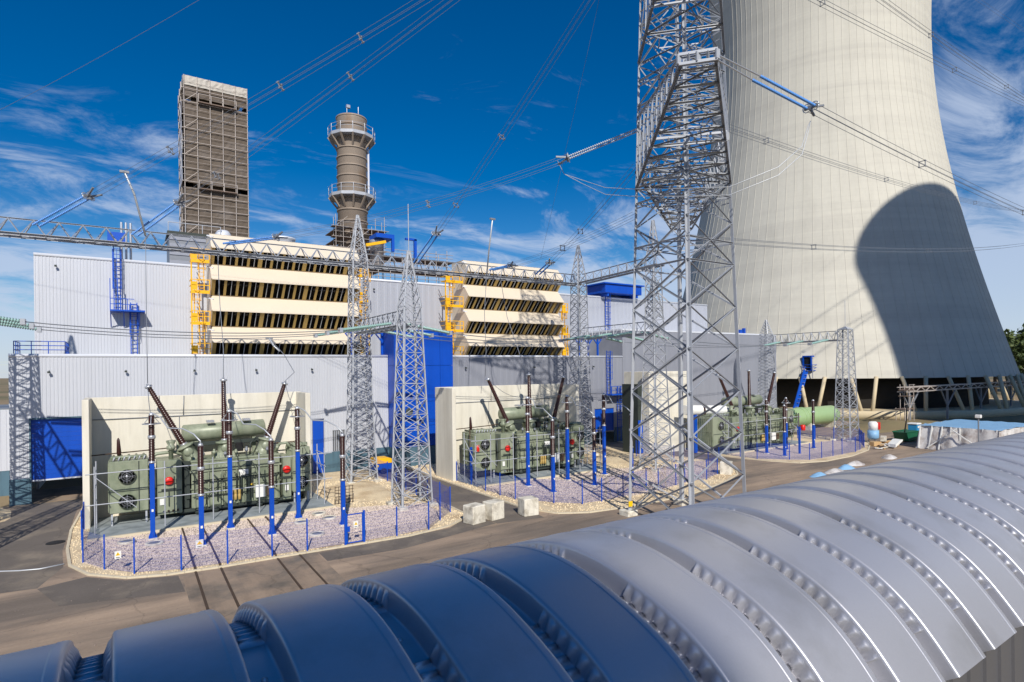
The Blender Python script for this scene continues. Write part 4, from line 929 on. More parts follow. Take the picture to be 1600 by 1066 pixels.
# ------------------------------------------------------------------ transformers
def transformer(ox,oy,lab,sx=1.0,tilt=True):
    X=lambda x:ox+x*sx; Y=lambda y:oy+y
    t=thing('power_transformer',lab,'transformer',(X(6.5),Y(1.5),.11))
    def bx(name,m_,x0,y0,z0,x1,y1,z1,b=.03,par=None):
        m=MB(); m.bbox(X(x0),Y(y0),z0,X(x1),Y(y1),z1,b); return m.part(name,m_,par or t)
    bx('skid','greenD',2.9,.25,.3,11.4,2.9,.62)
    for x in (4.2,5.4,8.6,9.8):
        m=MB(); m.lathe((X(x),Y(.1),.36),(X(x),Y(.45),.36),[(0,.2),(.3,.25),(.7,.25),(1,.2)],14); m.part('wheel','greenD',t)
    tk=bx('tank','green',3.75,.2,.62,10.2,3.1,4.15,.05)
    bx('tank_flange','green',3.65,.08,3.36,10.3,3.2,3.50,.02); bx('tank_flange','green',3.68,.10,2.06,10.25,.19,2.16,.01)
    bx('tank_lid','green',3.7,.15,4.15,10.25,3.15,4.3,.03)
    for x in (3.95,4.9,5.85,6.9,7.4,8.35,9.3,10.05): bar('stiffener','box','green',t,(X(x),Y(.12),.66),(X(x),Y(.12),3.35),.10,.16)
    for x in (4.9,6.9,8.35): bar('stiffener','box','green',t,(X(x),Y(.14),3.52),(X(x),Y(.14),4.14),.10,.12)
    for x0,x1 in ((5.0,5.78),(5.95,6.8)): bx('hatch','green',x0,.10,.75,x1,.18,1.95,.015)
    m=MB()
    for i in range(7):
        x=5.35+i*.27; m.extr([(X(x),Y(.1),3.62),(X(x),Y(.72),4.72),(X(x),Y(.82),4.72),(X(x),Y(.22),3.6)],(.09,0,0))
    m.part('cover_rib','green',t)
    m=MB(); m.extr([(X(5.3),Y(.2),3.6),(X(5.3),Y(.8),4.68),(X(5.3),Y(1.9),4.68),(X(5.3),Y(1.9),3.6)],(1.75*sx,0,0)); m.part('sloped_cover','green',t)
    # coolers
    for x0,x1 in ((-1.45,.95),(11.15,12.55)):
        c=bx('cooler_bank','green',x0,-.05,.98,x1,2.6,4.72,.05)
        m=MB(); m.box(X(x0)+.02,Y(-.075),2.52,X(x1)-.02,Y(-.045),2.58); m.box(X(x1)-.62,Y(-.08),1.02,X(x1)-.56,Y(-.045),4.66); m.part('panel_seam','greenD',c)
        m=MB()
        for k in range(8): m.box(X(x0)-.06,Y(.12+k*.31),1.1,X(x0)-.003,Y(.17+k*.31),4.6)
        for z in (1.2,2.8,4.4): m.box(X(x0)-.05,Y(.1),z,X(x0)-.004,Y(2.5),z+.06)
        m.part('side_fins','green',c,kind='stuff')
        fx=(X(x0)+X(x1))/2-.12*(1 if x0<0 else 0)
        for z in (1.82,3.62):
            m=MB(); m.rings([(fx,Y(-.06),z),(fx,Y(-.22),z),(fx,Y(-.22),z),(fx,Y(-.1),z)],[.50,.55,.50,.46],24,True,False); f=m.part('fan','green',t)
            m=MB()
            for k in range(7):
                a=2*math.pi*k/7+.3; d1=Vector((math.cos(a),0,math.sin(a))); d2=Vector((-math.sin(a),0,math.cos(a))); c0=Vector((fx,Y(-.17),z))
                m._add([c0+d1*.1-d2*.05,c0+d1*.43-d2*.17+Vector((0,.06,0)),c0+d1*.43+d2*.17-Vector((0,.06,0)),c0+d1*.1+d2*.05],[(0,1,2,3)])
            m.lathe((fx,Y(-.23),z),(fx,Y(-.1),z),[(0,.09),(1,.14)],12); m.part('fan_blades','alu',f)
            m=MB(); m.lathe((fx,Y(-.07),z),(fx,Y(-.06),z),[(0,.45),(1,.45)],24); m.part('fan_opening','fanback',f)
            m=MB()
            for rr in (.2,.34): m.path([(fx+rr*math.cos(2*math.pi*i/16),Y(-.24),z+rr*math.sin(2*math.pi*i/16)) for i in range(17)],.012,4)
            m.bar((fx-.5,Y(-.24),z),(fx+.5,Y(-.24),z),.018); m.bar((fx,Y(-.24),z-.5),(fx,Y(-.24),z+.5),.018); m.part('fan_guard','galv',f)
        m=MB()
        for i in range(5): m.tube((X(x0)+.25+i*(X(x1)-X(x0)-.5)/4,Y(.2),4.86),(X(x0)+.25+i*(X(x1)-X(x0)-.5)/4,Y(2.4),4.86),.09,8)
        m.tube((X(x0)+.1,Y(.5),4.95),(X(x1)-.1,Y(.5),4.95),.11,8); m.part('header_pipe','green',t)
        for x in (X(x0)+.15,X(x1)-.15): bar('cooler_leg','box','galv',t,(x,Y(.15),.11),(x,Y(.15),1.0),.12)
    m=MB(); m.path([(X(.9),Y(1),4.5),(X(1.5),Y(1),4.95),(X(2.6),Y(1.2),5.0),(X(3.8),Y(1.4),4.5)],.13,8); m.path([(X(11.2),Y(1),4.6),(X(10.9),Y(1),5.05),(X(10.4),Y(1.2),5.0),(X(10.0),Y(1.4),4.3)],.12,8); m.part('oil_pipe','green',t)
    m=MB(); m.path([(X(.98),Y(.5),1.4),(X(1.3),Y(.4),1.4),(X(1.4),Y(.35),2.6),(X(1.32),Y(.3),3.8)],.11,8); m.path([(X(10.95),Y(.3),1.2),(X(11.1),Y(.2),2.4),(X(10.95),Y(.3),3.9)],.09,8); m.part('oil_pipe','greenD',t)
    bx('radiator_gap_panel','blued',1.02,.5,3.2,1.25,2.2,4.5)
    # cabinets with red alarm beacon
    for x0,x1,zt,bxr in ((1.5,3.1,4.5,2.25),(10.35,11.0,4.0,10.62)):
        c=bx('control_cabinet','green',x0,-.15,.5,x1,2.8,zt,.04)
        m=MB(); m.box(X(x0)+.04,Y(-.18),2.2,X(x1)-.04,Y(-.16),2.26); m.part('seam','greenD',c)
        m=MB(); m.lathe((X(bxr),Y(-.17),3.0),(X(bxr),Y(-.42),3.0),[(0,.3),(.6,.31),(.9,.25),(1,.1)],18); m.part('red_cap','red',c)
        m=MB(); m.box(X(bxr)-.5,Y(-.2),2.28,X(bxr)+.45,Y(-.16),2.42); m.box(X(bxr)-.05,Y(-.22),1.1,X(bxr)+.02,Y(-.17),2.2); m.part('cable_gland_rail','greenD',c)
        m=MB(); m.box(X(x0)+.15,Y(-.22),1.25,X(x0)+.42,Y(-.16),1.7); m.part('meter','paper',c)
    for x in (1.9,2.2,2.5,2.8): bar('valve_stub','tube','rust' if x>2 else 'galvd',t,(X(x),Y(-.3),.75),(X(x),Y(-.1),.75),.16)
    bx('dark_recess','greenD',3.12,.7,.62,3.74,2.8,4.2)  # solid block in the gap, the shade there put into its dark colour
    # turrets and tilted bushings
    for bxx,tx,ztip,lean in ((3.95,1.0,10.15,-.5),(6.25,6.2,10.55,0),(9.05,10.95,10.15,.42)):
        base=Vector((X(bxx),Y(1.45),4.25)); tip=Vector((X(tx),Y(1.5),ztip)); d=(tip-base).normalized()
        m=MB(); m.lathe(base-d*.1,base+d*1.35,[(0,.56),(.08,.62),(.1,.56),(.82,.52),(.84,.68),(.92,.68),(.94,.45),(1,.3)],20); tr=m.part('turret','green',t)
        m=MB(); c=base+d*.75; m.lathe(c+Vector((0,-.45,0)),c+Vector((0,-.62,0)),[(0,.34),(.6,.34),(1,.3)],18); m.part('inspection_cover','green',tr)
        m=MB(); a=base+d*1.35; prof=[]; n=30
        for i in range(n):
            f=i/n; r=.26-.08*f; prof+=[(f+.02/n,r*.8),(f+.4/n,r),(f+.5/n,r),(f+.9/n,r*.8)]
        m.lathe(a,tip-d*.2,prof,14); b=m.part('bushing','brown',t)
        m=MB(); m.lathe(tip-d*.22,tip+d*.12,[(0,.2),(.1,.27),(.5,.27),(.6,.1),(1,.06)],14); m.part('terminal_cap','alu',b)
        m=MB(); m.lathe(a-d*.02,a+d*.12,[(0,.3),(1,.24)],14); m.part('bushing_flange','alu',b)
    # conservator
    m=MB(); m.lathe((X(3.3),Y(2.75),6.2),(X(9.5),Y(2.75),6.35),[(0,.4),(.012,.62),(.02,.68),(.98,.68),(.988,.62),(1,.4)],28); cs=m.part('conservator','green',t)
    for x in (4.3,6.4,8.6): bar('saddle','box','green',t,(X(x),Y(2.75),4.3),(X(x),Y(2.75),5.6),.28,.5)
    bx('conservator_tray','greenD',3.9,2.0,5.2,9.2,2.3,5.5)
    for x in (5.0,7.7): bx('relay_box','alu',x,1.9,7.02,x+.55,2.6,7.2,.02)
    bx('breather_box','dark',7.05,1.3,4.6,7.6,1.7,5.3)
    m=MB(); m.path([(X(3.6),Y(2.0),5.4),(X(3.4),Y(1.9),5.0),(X(3.5),Y(1.6),4.3)],.07,6); m.path([(X(8.1),Y(1.4),4.3),(X(8.1),Y(1.2),5.2),(X(8.6),Y(1.6),5.6)],.07,6); m.path([(X(7.1),Y(.0),.8),(X(7.1),Y(-.05),2.9),(X(7.0),Y(.2),4.4)],.05,6); m.path([(X(7.9),Y(-.02),.8),(X(7.9),Y(-.02),3.3),(X(8.2),Y(.4),4.5)],.04,6); m.part('conduit','greenD',t)
    # neutral / lv bushings
    for x,h in ((-.85,1.35),(2.6,1.0),(3.0,.9)):
        m=MB(); m.lathe((X(x),Y(1.8),4.9),(X(x)-.05,Y(1.8),4.9+h),[(0,.12),(.2,.16),(.9,.1),(1,.03)],10); m.part('small_bushing','brown' if x<0 else 'green',t)
    m=MB(); m.lathe((X(2.45),Y(.9),4.5),(X(2.45),Y(.9),5.9),[(0,.16),(.5,.16),(.52,.3),(.7,.3),(.72,.2),(.95,.34),(1,.34)],14); m.part('dehydrator','green',t)
    m=MB(); m.path([(X(-2.6),Y(2.9),4.95),(X(2),Y(2.9),5.1),(X(3.7),Y(2.9),5.2)],.05,6); m.path([(X(9),Y(2.9),4.85),(X(12.5),Y(2.9),4.9)],.05,6); m.part('fire_main','rust',t)
    # front fittings
    for i in range(3): 
        m=MB(); m.lathe((X(6.5)+i*.28,Y(-.1),.95),(X(6.5)+i*.28,Y(-.1),1.85),[(0,.07),(.08,.11),(.5,.11),(.52,.08),(.6,.11),(.95,.11),(1,.05)],10); m.part('gas_bottle','ochre',t)
    bx('white_cabinet','paper',8.25,-.2,.95,8.95,.05,1.95,.02); bx('brown_cabinet','rust',9.1,-.18,1.0,9.6,.05,1.8,.02)
    pl=bx('number_plate','paper',7.05,-.05,2.75,7.75,.02,3.3,.01)
    m=MB(); zz=[(7.18,3.12),(7.3,2.9),(7.4,3.15),(7.5,2.9),(7.62,3.12)]
    for a,b in zip(zz,zz[1:]): m.bar((X(a[0]),Y(-.06),a[1]),(X(b[0]),Y(-.06),b[1]),.05,.012)
    m.part('plate_mark','ink',pl)
    m=MB(); m.lathe((X(8.0),Y(-.06),2.05),(X(8.0),Y(-.12),2.05),[(0,.14),(1,.12)],3); m.part('hazard_plate','signy',t)
    for s in (4.6,9.0): 
        m=MB(); m.path([(X(s),Y(-.05),.65),(X(s)+.3,Y(-.12),1.6),(X(s)+1.2,Y(-.1),2.5),(X(s)+1.5,Y(.02),3.3)],.022,5); m.part('cable','dark',t)
    # dark pipework, valves and cable trays that fill the front of the tank
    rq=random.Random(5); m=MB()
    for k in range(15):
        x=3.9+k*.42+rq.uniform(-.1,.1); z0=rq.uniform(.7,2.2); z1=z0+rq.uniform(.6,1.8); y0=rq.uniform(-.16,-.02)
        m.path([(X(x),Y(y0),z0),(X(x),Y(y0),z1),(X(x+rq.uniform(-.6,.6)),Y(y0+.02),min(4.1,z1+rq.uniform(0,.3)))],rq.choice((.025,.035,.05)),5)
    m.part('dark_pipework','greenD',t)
    m=MB(); m.box(X(3.8),Y(-.12),2.7,X(10.1),Y(-.02),2.78); m.box(X(3.8),Y(-.1),1.5,X(8.2),Y(-.02),1.56); m.box(X(3.8),Y(.05),3.52,X(10.1),Y(.1),3.6); m.part('cable_tray','greenD',t)
    for k in range(9):
        x=3.8+k*.78; z=4.42+.14*(k%3); m=MB(); m.lathe((X(x),Y(.45),4.3),(X(x),Y(.45),z+.35),[(0,.05),(.5,.05),(.52,.13),(.8,.13),(.82,.06),(1,.09)],10); m.part('valve','galvd' if k%2 else 'green',t)
    for k in range(8):
        x=-1.2+k*.31; m=MB(); m.tube((X(x),Y(.1),4.74),(X(x)+.1,Y(.1),5.02),.05,6); m.part('vent_elbow','galv',t)
    for k in range(11):
        z=1.15+k*.33; bar('cooler_fin_line','box','greenD',t,(X(.97),Y(.1),z),(X(.97),Y(2.4),z),.03,.05)
    m=MB(); m.box(X(3.25),Y(.35),.7,X(3.6),Y(.5),4.0); m.box(X(3.4),Y(.2),1.4,X(3.65),Y(.3),3.6); m.part('riser_duct','greenD',t)
    return t
transformer(0,50.65,'grey green transformer with tilted brown bushings nearest on the left')
transformer(29.6,49.9,'grey green transformer half shaded by the pylon in the middle bay')
transformer(62.3,46.9,'grey green transformer in the far bay behind the pylon legs',1.25)
t=thing('bus_duct','white pipe duct running into the left side of the far transformer','pipe',(62,49,0))
m=MB(); m.rings([(58.5,49.6,5.6),(65.2,48.9,5.3),(67.5,48.6,4.6)],[.62,.62,.62],16); m.part('pipe','paper',t)
for x in (60,63.5): bar('support','box','blued',t,(x,49.3,.1),(x,49.3,4.9),.45)
# tubular rail frames in front of the transformers
def frame(xs,y,lab,ends=True,z1=4.25,z2=2.15,back=2.2):
    t=thing('tubular_guard_frame',lab,'guard frame',(xs[0],y,.11))
    for x in xs: bar('post','tube','galv',t,(x,y,.11),(x,y,z1+.5),.085)
    for z in (z1,z2): bar('rail','tube','galv',t,(xs[0]-.5,y-.06,z),(xs[-1]+.6,y-.06,z+.05),.075)
    for x in (xs[0],xs[-1]):
        bar('post','tube','galv',t,(x,y+back,.11),(x,y+back,z1+.6),.085)
        for z in (z1,z2,z1-1): bar('rail','tube','galv',t,(x,y-.3,z),(x,y+back+.3,z),.075)
        bar('brace','tube','galv',t,(x,y,z2),(x,y+back,z1),.065)
    bar('brace','tube','galv',t,(xs[0],y,z1-.2),(xs[0]+2.4,y,z2-.5),.06)
    return t
frame([-2.2,1.9,5.0,8.2,11.0,13.2],48.6,'silver tubular frame in front of the nearest transformer')
frame([27.2,28.9,31.5,34.4,37.2,40.0,42.9],48.1,'silver tubular frame in front of the middle transformer')
frame([62.2,65,68,71,74.5,77.5],45.9,'silver tubular frame in front of the far transformer',z1=3.9)
# post insulators on blue posts
def post_insulator(x,y,tall,lab,hs=None,r=.195):
    hb=hs or (5.1 if tall else 3.25); t=thing('post_insulator',lab,'insulator',(x,y,.045),group='brown insulators on blue posts')
    m=MB(); m.bbox(x-.28,y-.28,-.05,x+.28,y+.28,.16,.03); m.part('footing','block',t)
    m=MB(); m.box(x-.24,y-.24,.16,x+.24,y+.24,.22)
    for a,b in ((1,0),(-1,0),(0,1),(0,-1)): m.extr([(x+a*.12,y+b*.12,.22),(x+a*.24,y+b*.24,.22),(x+a*.12,y+b*.12,.6)],(.02*abs(b),.02*abs(a),0))
    m.part('base_plate','blue',t)
    m=MB(); m.bbox(x-.14,y-.14,.2,x+.14,y+.14,hb,.02); m.part('steel_post','blue',t)
    m=MB(); m.box(x-.06,y-.17,hb*.37,x+.06,y-.14,hb*.37+.16); m.part('white_tag','paper',t)
    zt=hb+3.35; zm=hb+1.72
    for z0,z1 in ((hb+.12,zm-.1),(zm+.1,zt-.2)):
        n=14; prof=[]
        for i in range(n): f=i/n; prof+=[(f+.05/n,r*.78),(f+.45/n,r),(f+.55/n,r),(f+.95/n,r*.78)]
        m=MB(); m.lathe((x,y,z0),(x,y,z1),prof,12); m.part('porcelain','brown',t)
    for z0,z1,pr in ((zm-.11,zm+.11,[(0,.22),(.3,.23),(.7,.23),(1,.22)]),(hb,hb+.13,[(0,.22),(1,.18)]),(zt-.21,zt,[(0,.16),(.6,.14),(1,.05)])):
        m=MB(); m.lathe((x,y,z0),(x,y,z1),pr,12); m.part('flange','alu',t)
    if tall:
        m=MB(); rr=.52; zc_=zt-.75; m.path([(x+rr*math.cos(2*math.pi*i/16),y+rr*math.sin(2*math.pi*i/16),zc_) for i in range(17)],.035,6)
        for k in range(3): a=2*math.pi*k/3+.4; m.bar((x+rr*math.cos(a),y+rr*math.sin(a),zc_),(x,y,zt-.1),.035)
        m.part('grading_ring','alu',t)
    return (x,y,zt)
pos1=[(1.06,45.4,1,'tall brown insulator on blue post farthest left by the nearest transformer'),(5.7,45.1,1,'tall brown insulator on blue post before the middle of the nearest transformer'),(10.3,45.1,1,'tall brown insulator on blue post before the right cooler of the nearest transformer'),
 (3.6,41.7,0,'short brown insulator on blue post between the left rails of the nearest bay'),(7.8,41.7,0,'short brown insulator on blue post in the nearest bay standing at the right rails'),(12.5,41.3,0,'short brown insulator on blue post beside the wire gate')]
pos2=[(30.9,44.7,1,'tall brown insulator on blue post before the left of the middle transformer'),(35.7,44.8,1,'tall brown insulator on blue post before the right of the middle transformer'),(40.5,44.8,1,'tall brown insulator on blue post before the far blue roller door'),
 (31.1,41.1,0,'short brown insulator on blue post before the centre of the middle transformer'),(36.0,41.2,0,'short brown insulator on blue post at the right end of the middle transformer'),(40.7,41.1,0,'short brown insulator on blue post just left of the pylon leg')]
tips={}
for b,pp in ((1,pos1),(2,pos2)): tips[b]=[post_insulator(*p) for p in pp]
for x,y,tl,lab,hs in ((66.6,43.6,1,'insulator on blue post left of the far transformer centre',3.6),(71.2,43.8,1,'insulator on blue post before the far transformer',3.6),(75.1,42.4,0,'dark insulator on blue post before the green tank',3.2),(66.1,40.9,0,'slim insulator on blue post left of the red box',3.0)): post_insulator(x,y,tl,lab,hs)
def cable(lab,pts,r=.035,m_='wirep'):
    t=thing('jumper_cable',lab,'jumper cable',tuple(pts[0])); m=MB(); m.path(pts,r,6); m.part('cable',m_,t)
for b,nm in ((1,'nearest'),(2,'middle')):
    for i,wd in enumerate(('left','centre','right')):
        p=Vector(tips[b][i]); q=Vector(tips[b][i+3])
        pts=[p,p+Vector((.5,-.3,-.35)),p.lerp(q,.35)+Vector((0,0,-.35)),p.lerp(q,.65)+Vector((0,0,.2)),q+Vector((-.35,.3,.55)),q+Vector((0,0,.1)),q]
        cable('pale cable joining the tall and short %s insulators before the %s transformer'%(wd,nm),pts,.045)
        bt=(( 1.0,52.15,10.2),(6.2,52.15,10.6),(10.95,52.15,10.2))[i] if b==1 else ((30.6,51.4,10.2),(35.8,51.4,10.6),(40.55,51.4,10.2))[i]
        bt=Vector(bt); cable('thin cable from the %s bushing of the %s transformer down to its tall insulator'%(wd,nm),sag(bt,p,.7,10),.022,'wire')
# ------------------------------------------------------------------ fences
PM={}
def fence_panel_mesh(n):
    if n in PM: return PM[n]
    m=MB(); r=.0022
    def w(p,q):
        p=Vector(p);q=Vector(q); d=(q-p).normalized(); a=Vector((0,1,0)); b=d.cross(a)
        vs=[]; 
        for c in (p,q):
            for th in (0,2.094,4.189): vs.append(c+(a*math.cos(th)+b*math.sin(th))*r)
        m._add(vs,[(0,1,4,3),(1,2,5,4),(2,0,3,5)])
    for i in range(n+1): w((i/n,0,0),(i/n,0,1.8))
    for z in (.03,.23,.43,.63,.83,1.03,1.23,1.43,1.63,1.78):
        for dy in (-.008,.008): w((0,dy,z),(1,dy,z))
    PM[n]=m.mesh('fence_mesh','mesh'); return PM[n]
def fence(lab,pts,z=.03,h=1.98,step=2.6,skip=()):
    t=thing('wire_fence',lab,'fence',(pts[0][0],pts[0][1],z))
    done=set()
    for si,(a,b) in enumerate(zip(pts,pts[1:])):
        L=math.hypot(b[0]-a[0],b[1]-a[1]); n=max(1,round(L/step))
        for k in range(n+1):
            x,y=a[0]+(b[0]-a[0])*k/n,a[1]+(b[1]-a[1])*k/n
            if (round(x,2),round(y,2)) in done: continue
            done.add((round(x,2),round(y,2)))
            bar('fence_post','box','blue',t,(x,y,z-.05),(x,y,z+h),.075,.055)
        if si in skip: continue
        for k in range(n):
            p=(a[0]+(b[0]-a[0])*k/n,a[1]+(b[1]-a[1])*k/n); l=L/n
            o=place('mesh_panel',fence_panel_mesh(max(8,round(l/.05))),t,(p[0],p[1],z+.08),math.atan2(b[1]-a[1],b[0]-a[0]),(l,1,1))
    return t
fence('blue wire fence curving round the front of the nearest transformer bay',[(-3.0,57),(-2.95,51.2),(-2.9,48),(-2.5,42.2),(-1.4,40),(0,38.2),(2.2,37.3),(4.5,37),(6.9,36.95),(8.9,36.8),(11.2,36.6)])
fence('blue wire fence running right from the gate and back along the side road',[(12.42,36.55),(14.6,36.5),(17,36.7),(20.5,40.3),(20.7,42.5),(21.2,55.3),(21.2,58.5)])
fence('blue wire fence round the middle transformer bay',[(26.7,51.0),(26.95,48.5),(26.75,45.5),(26.8,43.1),(27,41),(28.8,38),(30.4,36.3),(32.3,36.1),(35,36.4),(38.3,36.9),(39.3,36.4),(42.3,37),(44,37.4),(46.8,37.1),(49.9,38.2),(52,41),(52.3,46),(52.3,52)])
fence('blue wire fence round the far transformer bay',[(61.6,50),(61.8,44),(61.9,41.8),(64.3,39.2),(65.9,37.7),(68.3,37.6),(71,37.7),(73.1,37.7),(76.3,37.7),(81.4,39.1),(86.6,42.2),(85.6,45.3),(84.2,50)])
t=thing('fence_gate','blue framed wire gate in the fence of the nearest bay','gate',(11.2,36.6,.03))
for x in (11.2,12.4): bar('gate_post','box','blue',t,(x,36.58,-.02),(x,36.58,2.06),.13,.12)
for z in (.14,1.92): bar('gate_bar','box','blue',t,(11.28,36.56,z),(12.32,36.56,z),.06)
for x in (11.3,12.3): bar('gate_bar','box','blue',t,(x,36.56,.14),(x,36.56,1.92),.06)
place('mesh_panel',fence_panel_mesh(21),t,(11.3,36.56,.13),0,(1.0,1,.98))
m=MB(); m.bbox(11.26,36.46,.85,11.46,36.54,1.2,.01); m.part('lock_box','blue',t)
def warn(x,y,z,lab,dx=.3,dz=.42,tri=True):
    t=thing('warning_sign',lab,'sign',(x,y,z)); m=MB(); m.box(x-dx/2,y-.02,z,x+dx/2,y,z+dz); m.part('plate','paper',t)
    m=MB(); m.extr([(x-dx*.38,y-.026,z+dz*.42),(x+dx*.38,y-.026,z+dz*.42),(x,y-.026,z+dz*.88)],(0,.004,0)); m.part('yellow_triangle','signy',t)
    m=MB(); m.box(x-dx*.3,y-.026,z+dz*.12,x+dx*.3,y-.022,z+dz*.2); m.box(x-.012,y-.03,z+dz*.5,x+.012,y-.0265,z+dz*.72); m.part('print','ink',t)
warn(11.85,36.52,1.05,'small warning sign with yellow triangle on the wire gate'); warn(-.75,38.95,.8,'small white warning sign on the curved fence at the left'); warn(3.45,41.38,.05,'white warning sign at the foot of a short blue post',.42,.5)
# manhole rings
for i,(x,y,n_) in enumerate(((1.1,43.9,'nearest the left blue post'),(-.4,45.4,'at the far left corner of the ballast'),(11.9,45.5,'right of the tall blue post'),(12.2,43.8,'before the pad corner'),(10.2,43.7,'behind the short right blue post'),(10.3,39.9,'left of the wire gate'))):
    t=thing('manhole',"low concrete manhole ring in the ballast "+n_,'manhole',(x,y,.045)); m=MB(); m.lathe((x,y,.0),(x,y,.2),[(0,.52),(.8,.52),(1,.48),(1.0,.36),(.7,.35)],24); m.part('ring','block',t); m=MB(); m.lathe((x,y,.1),(x,y,.17),[(0,.35),(1,.34)],20); m.part('cover','galvd',t)
t=thing('manhole','dark iron manhole cover in the road at the left','manhole',(-4.3,48.4,.004)); m=MB(); m.lathe((-4.3,48.4,-.02),(-4.3,48.4,.03),[(0,.55),(1,.52)],24); m.part('cover','dark',t)
# concrete blocks
for x,y,rz,lab in ((20.55,36.6,.22,'left pale concrete block at the end of the side road'),(22.25,36.75,.2,'middle pale concrete block leaning close to its neighbour'),(25.0,36.2,-.1,'right pale concrete block standing apart by the kerb'),(50.9,37.9,.5,'pale concrete block behind the right pylon leg')):
    m=MB(); s=.62; m.bbox(x-s,y-s*.9,0,x+s,y+s*.9,1.3,.05); o=m.top('concrete_block','block',lab,'concrete block',(x,y,.006),'pale concrete blocks'); o.rotation_euler=(0,0,rz)
# compressor trailer
t=thing('mobile_compressor','blue and orange mobile compressor trailer by the hall wall','compressor',(22.4,60.2,0))
m=MB(); m.extr([(21.4,59.5,.5),(23.3,59.5,.5),(23.35,59.5,1.15),(21.35,59.5,1.15)],(0,1.4,0)); m.part('body','blued',t)
m=MB(); m.extr([(21.35,59.45,1.16),(23.35,59.45,1.16),(23.3,59.45,1.6),(23.0,59.45,1.72),(21.6,59.45,1.72),(21.35,59.45,1.45)],(0,1.5,0)); m.part('canopy','yellow',t)
for y in (59.42,60.85):
    m=MB(); m.lathe((22.4,y,.33),(22.4,y+.2,.33),[(0,.26),(.2,.33),(.8,.33),(1,.26)],18); w=m.part('wheel','dark',t)
m=MB(); m.bar((23.3,60.2,.55),(24.5,60.2,.45),.1); m.part('drawbar','galv',t)
m=MB(); m.lathe((21.75,59.49,.9),(21.75,59.46,.9),[(0,.14),(1,.13)],12); m.part('lamp','signy',t)
# red hydrant posts
for x,y,lab in ((27.9,50.2,'red box on a blue post at the left of the middle transformer'),(69.8,41.2,'red box on a blue post in front of the far transformer')):
    t=thing('alarm_post',lab,'alarm post',(x,y,.1)); bar('post','box','blue',t,(x,y,0),(x,y,3.4),.2)
    m=MB(); m.lathe((x+.6,y-.1,2.9),(x+.6,y-.1,3.6),[(0,.25),(.1,.3),(.9,.3),(1,.22)],14); m.part('red_box','red',t)
    bar('bracket','box','blue',t,(x,y,3.0),(x+.6,y-.1,3.0),.08)
    bar('mast','tube','rust',t,(x-.1,y,3.4),(x-.1,y,5.1),.12)
# green tank
t=thing('horizontal_tank','long pale green horizontal tank on saddles before the cooling tower','tank',(98,56,0))
m=MB(); m.lathe((90,56,2.3),(106,56,2.3),[(0,.4),(.015,1.0),(.04,1.45),(.07,1.55),(.93,1.55),(.96,1.45),(.985,1.0),(1,.4)],28); m.part('shell','greenL',t)
for x in (92,96.5,104): 
    m=MB(); m.box(x-.25,54.8,0,x+.25,57.2,1.2); m.part('saddle','block',t)
for x in (94.5,95.6): 
    m=MB(); m.lathe((x-.08,56,2.3),(x+.08,56,2.3),[(0,1.56),(.1,1.66),(.9,1.66),(1,1.56)],28); m.part('flange_ring','greenL',t)
m=MB(); m.path([(91.5,55,2.3),(91.0,54.2,2.8),(90.3,54,3.4),(89.4,54,2.6),(89.4,54,.4)],.3,10); m.part('pipe','greenL',t)
# ------------------------------------------------------------------ site clutter at the right
t=thing('mortar_silo','small white and blue mortar silo on legs','silo',(87.7,40.9,0))
m=MB(); m.lathe((87.7,40.9,.5),(87.7,40.9,1.75),[(0,.5),(.2,.72),(1,.72)],18); m.part('lower_drum','tarp',t)
m=MB(); m.lathe((87.7,40.9,1.75),(87.7,40.9,3.0),[(0,.6),(.8,.6),(1,.4)],18); m.part('upper_drum','paper',t)
m=MB(); m.box(88.0,40.2,1.9,88.3,40.5,2.9); m.part('red_panel','red',t)
for a in range(3): bar('leg','box','galvd',t,(87.7+.6*math.cos(a*2.1),40.9+.6*math.sin(a*2.1),0),(87.7+.45*math.cos(a*2.1),40.9+.45*math.sin(a*2.1),.7),.1)
t=thing('waste_skip','dark green waste skip before the portable toilet','skip',(93.2,38.8,0))
m=MB(); m.extr([(91.6,38,.15),(94.8,38,.15),(95.4,38,1.4),(91,38,1.4)],(0,1.8,0)); m.part('hull','skip',t)
m=MB(); m.box(91,37.92,1.36,95.4,38.0,1.5); m.box(91,39.8,1.36,95.4,39.88,1.5); m.part('rim','skip',t)
m=MB(); m.path([(91.3,38.4,1.4),(92.4,38.6,3.2),(92.8,38.7,5.2)],.09,8); m.part('chute','dark',t)
t=thing('portable_toilet','sky blue portable toilet with white roof','portable toilet',(97,39.4,0))
m=MB(); m.bbox(96.4,38.9,.1,97.6,40.1,2.1,.04); m.part('cabin','toilet',t)
m=MB(); m.bbox(96.3,38.8,2.1,97.7,40.2,2.35,.08); m.part('roof','paper',t)
m=MB(); m.box(96.6,38.85,.2,97.4,38.9,1.95); m.part('door','toilet',t)
m=MB(); m.box(96.5,38.83,1.65,97.5,38.86,1.95); m.part('vent_strip','paper',t)
for i,(x,y,z,n_) in enumerate(((84.6,39.0,0,'lowest by the far fence corner'),(86.6,38.3,0,'lying nearest the skip'),(85.8,38.7,.62,'on top of the two others'))):
    m=MB(); m.bbox(x-1.0,y-.35,z,x+1.0,y+.35,z+.6,.03); o=m.top('timber_beam_stack','wood' if i<2 else 'block','short stack of pale beams '+n_,'beam stack',(x,y,z)); o.rotation_euler=(0,0,.3*i-.2)
rr=random.Random(4)
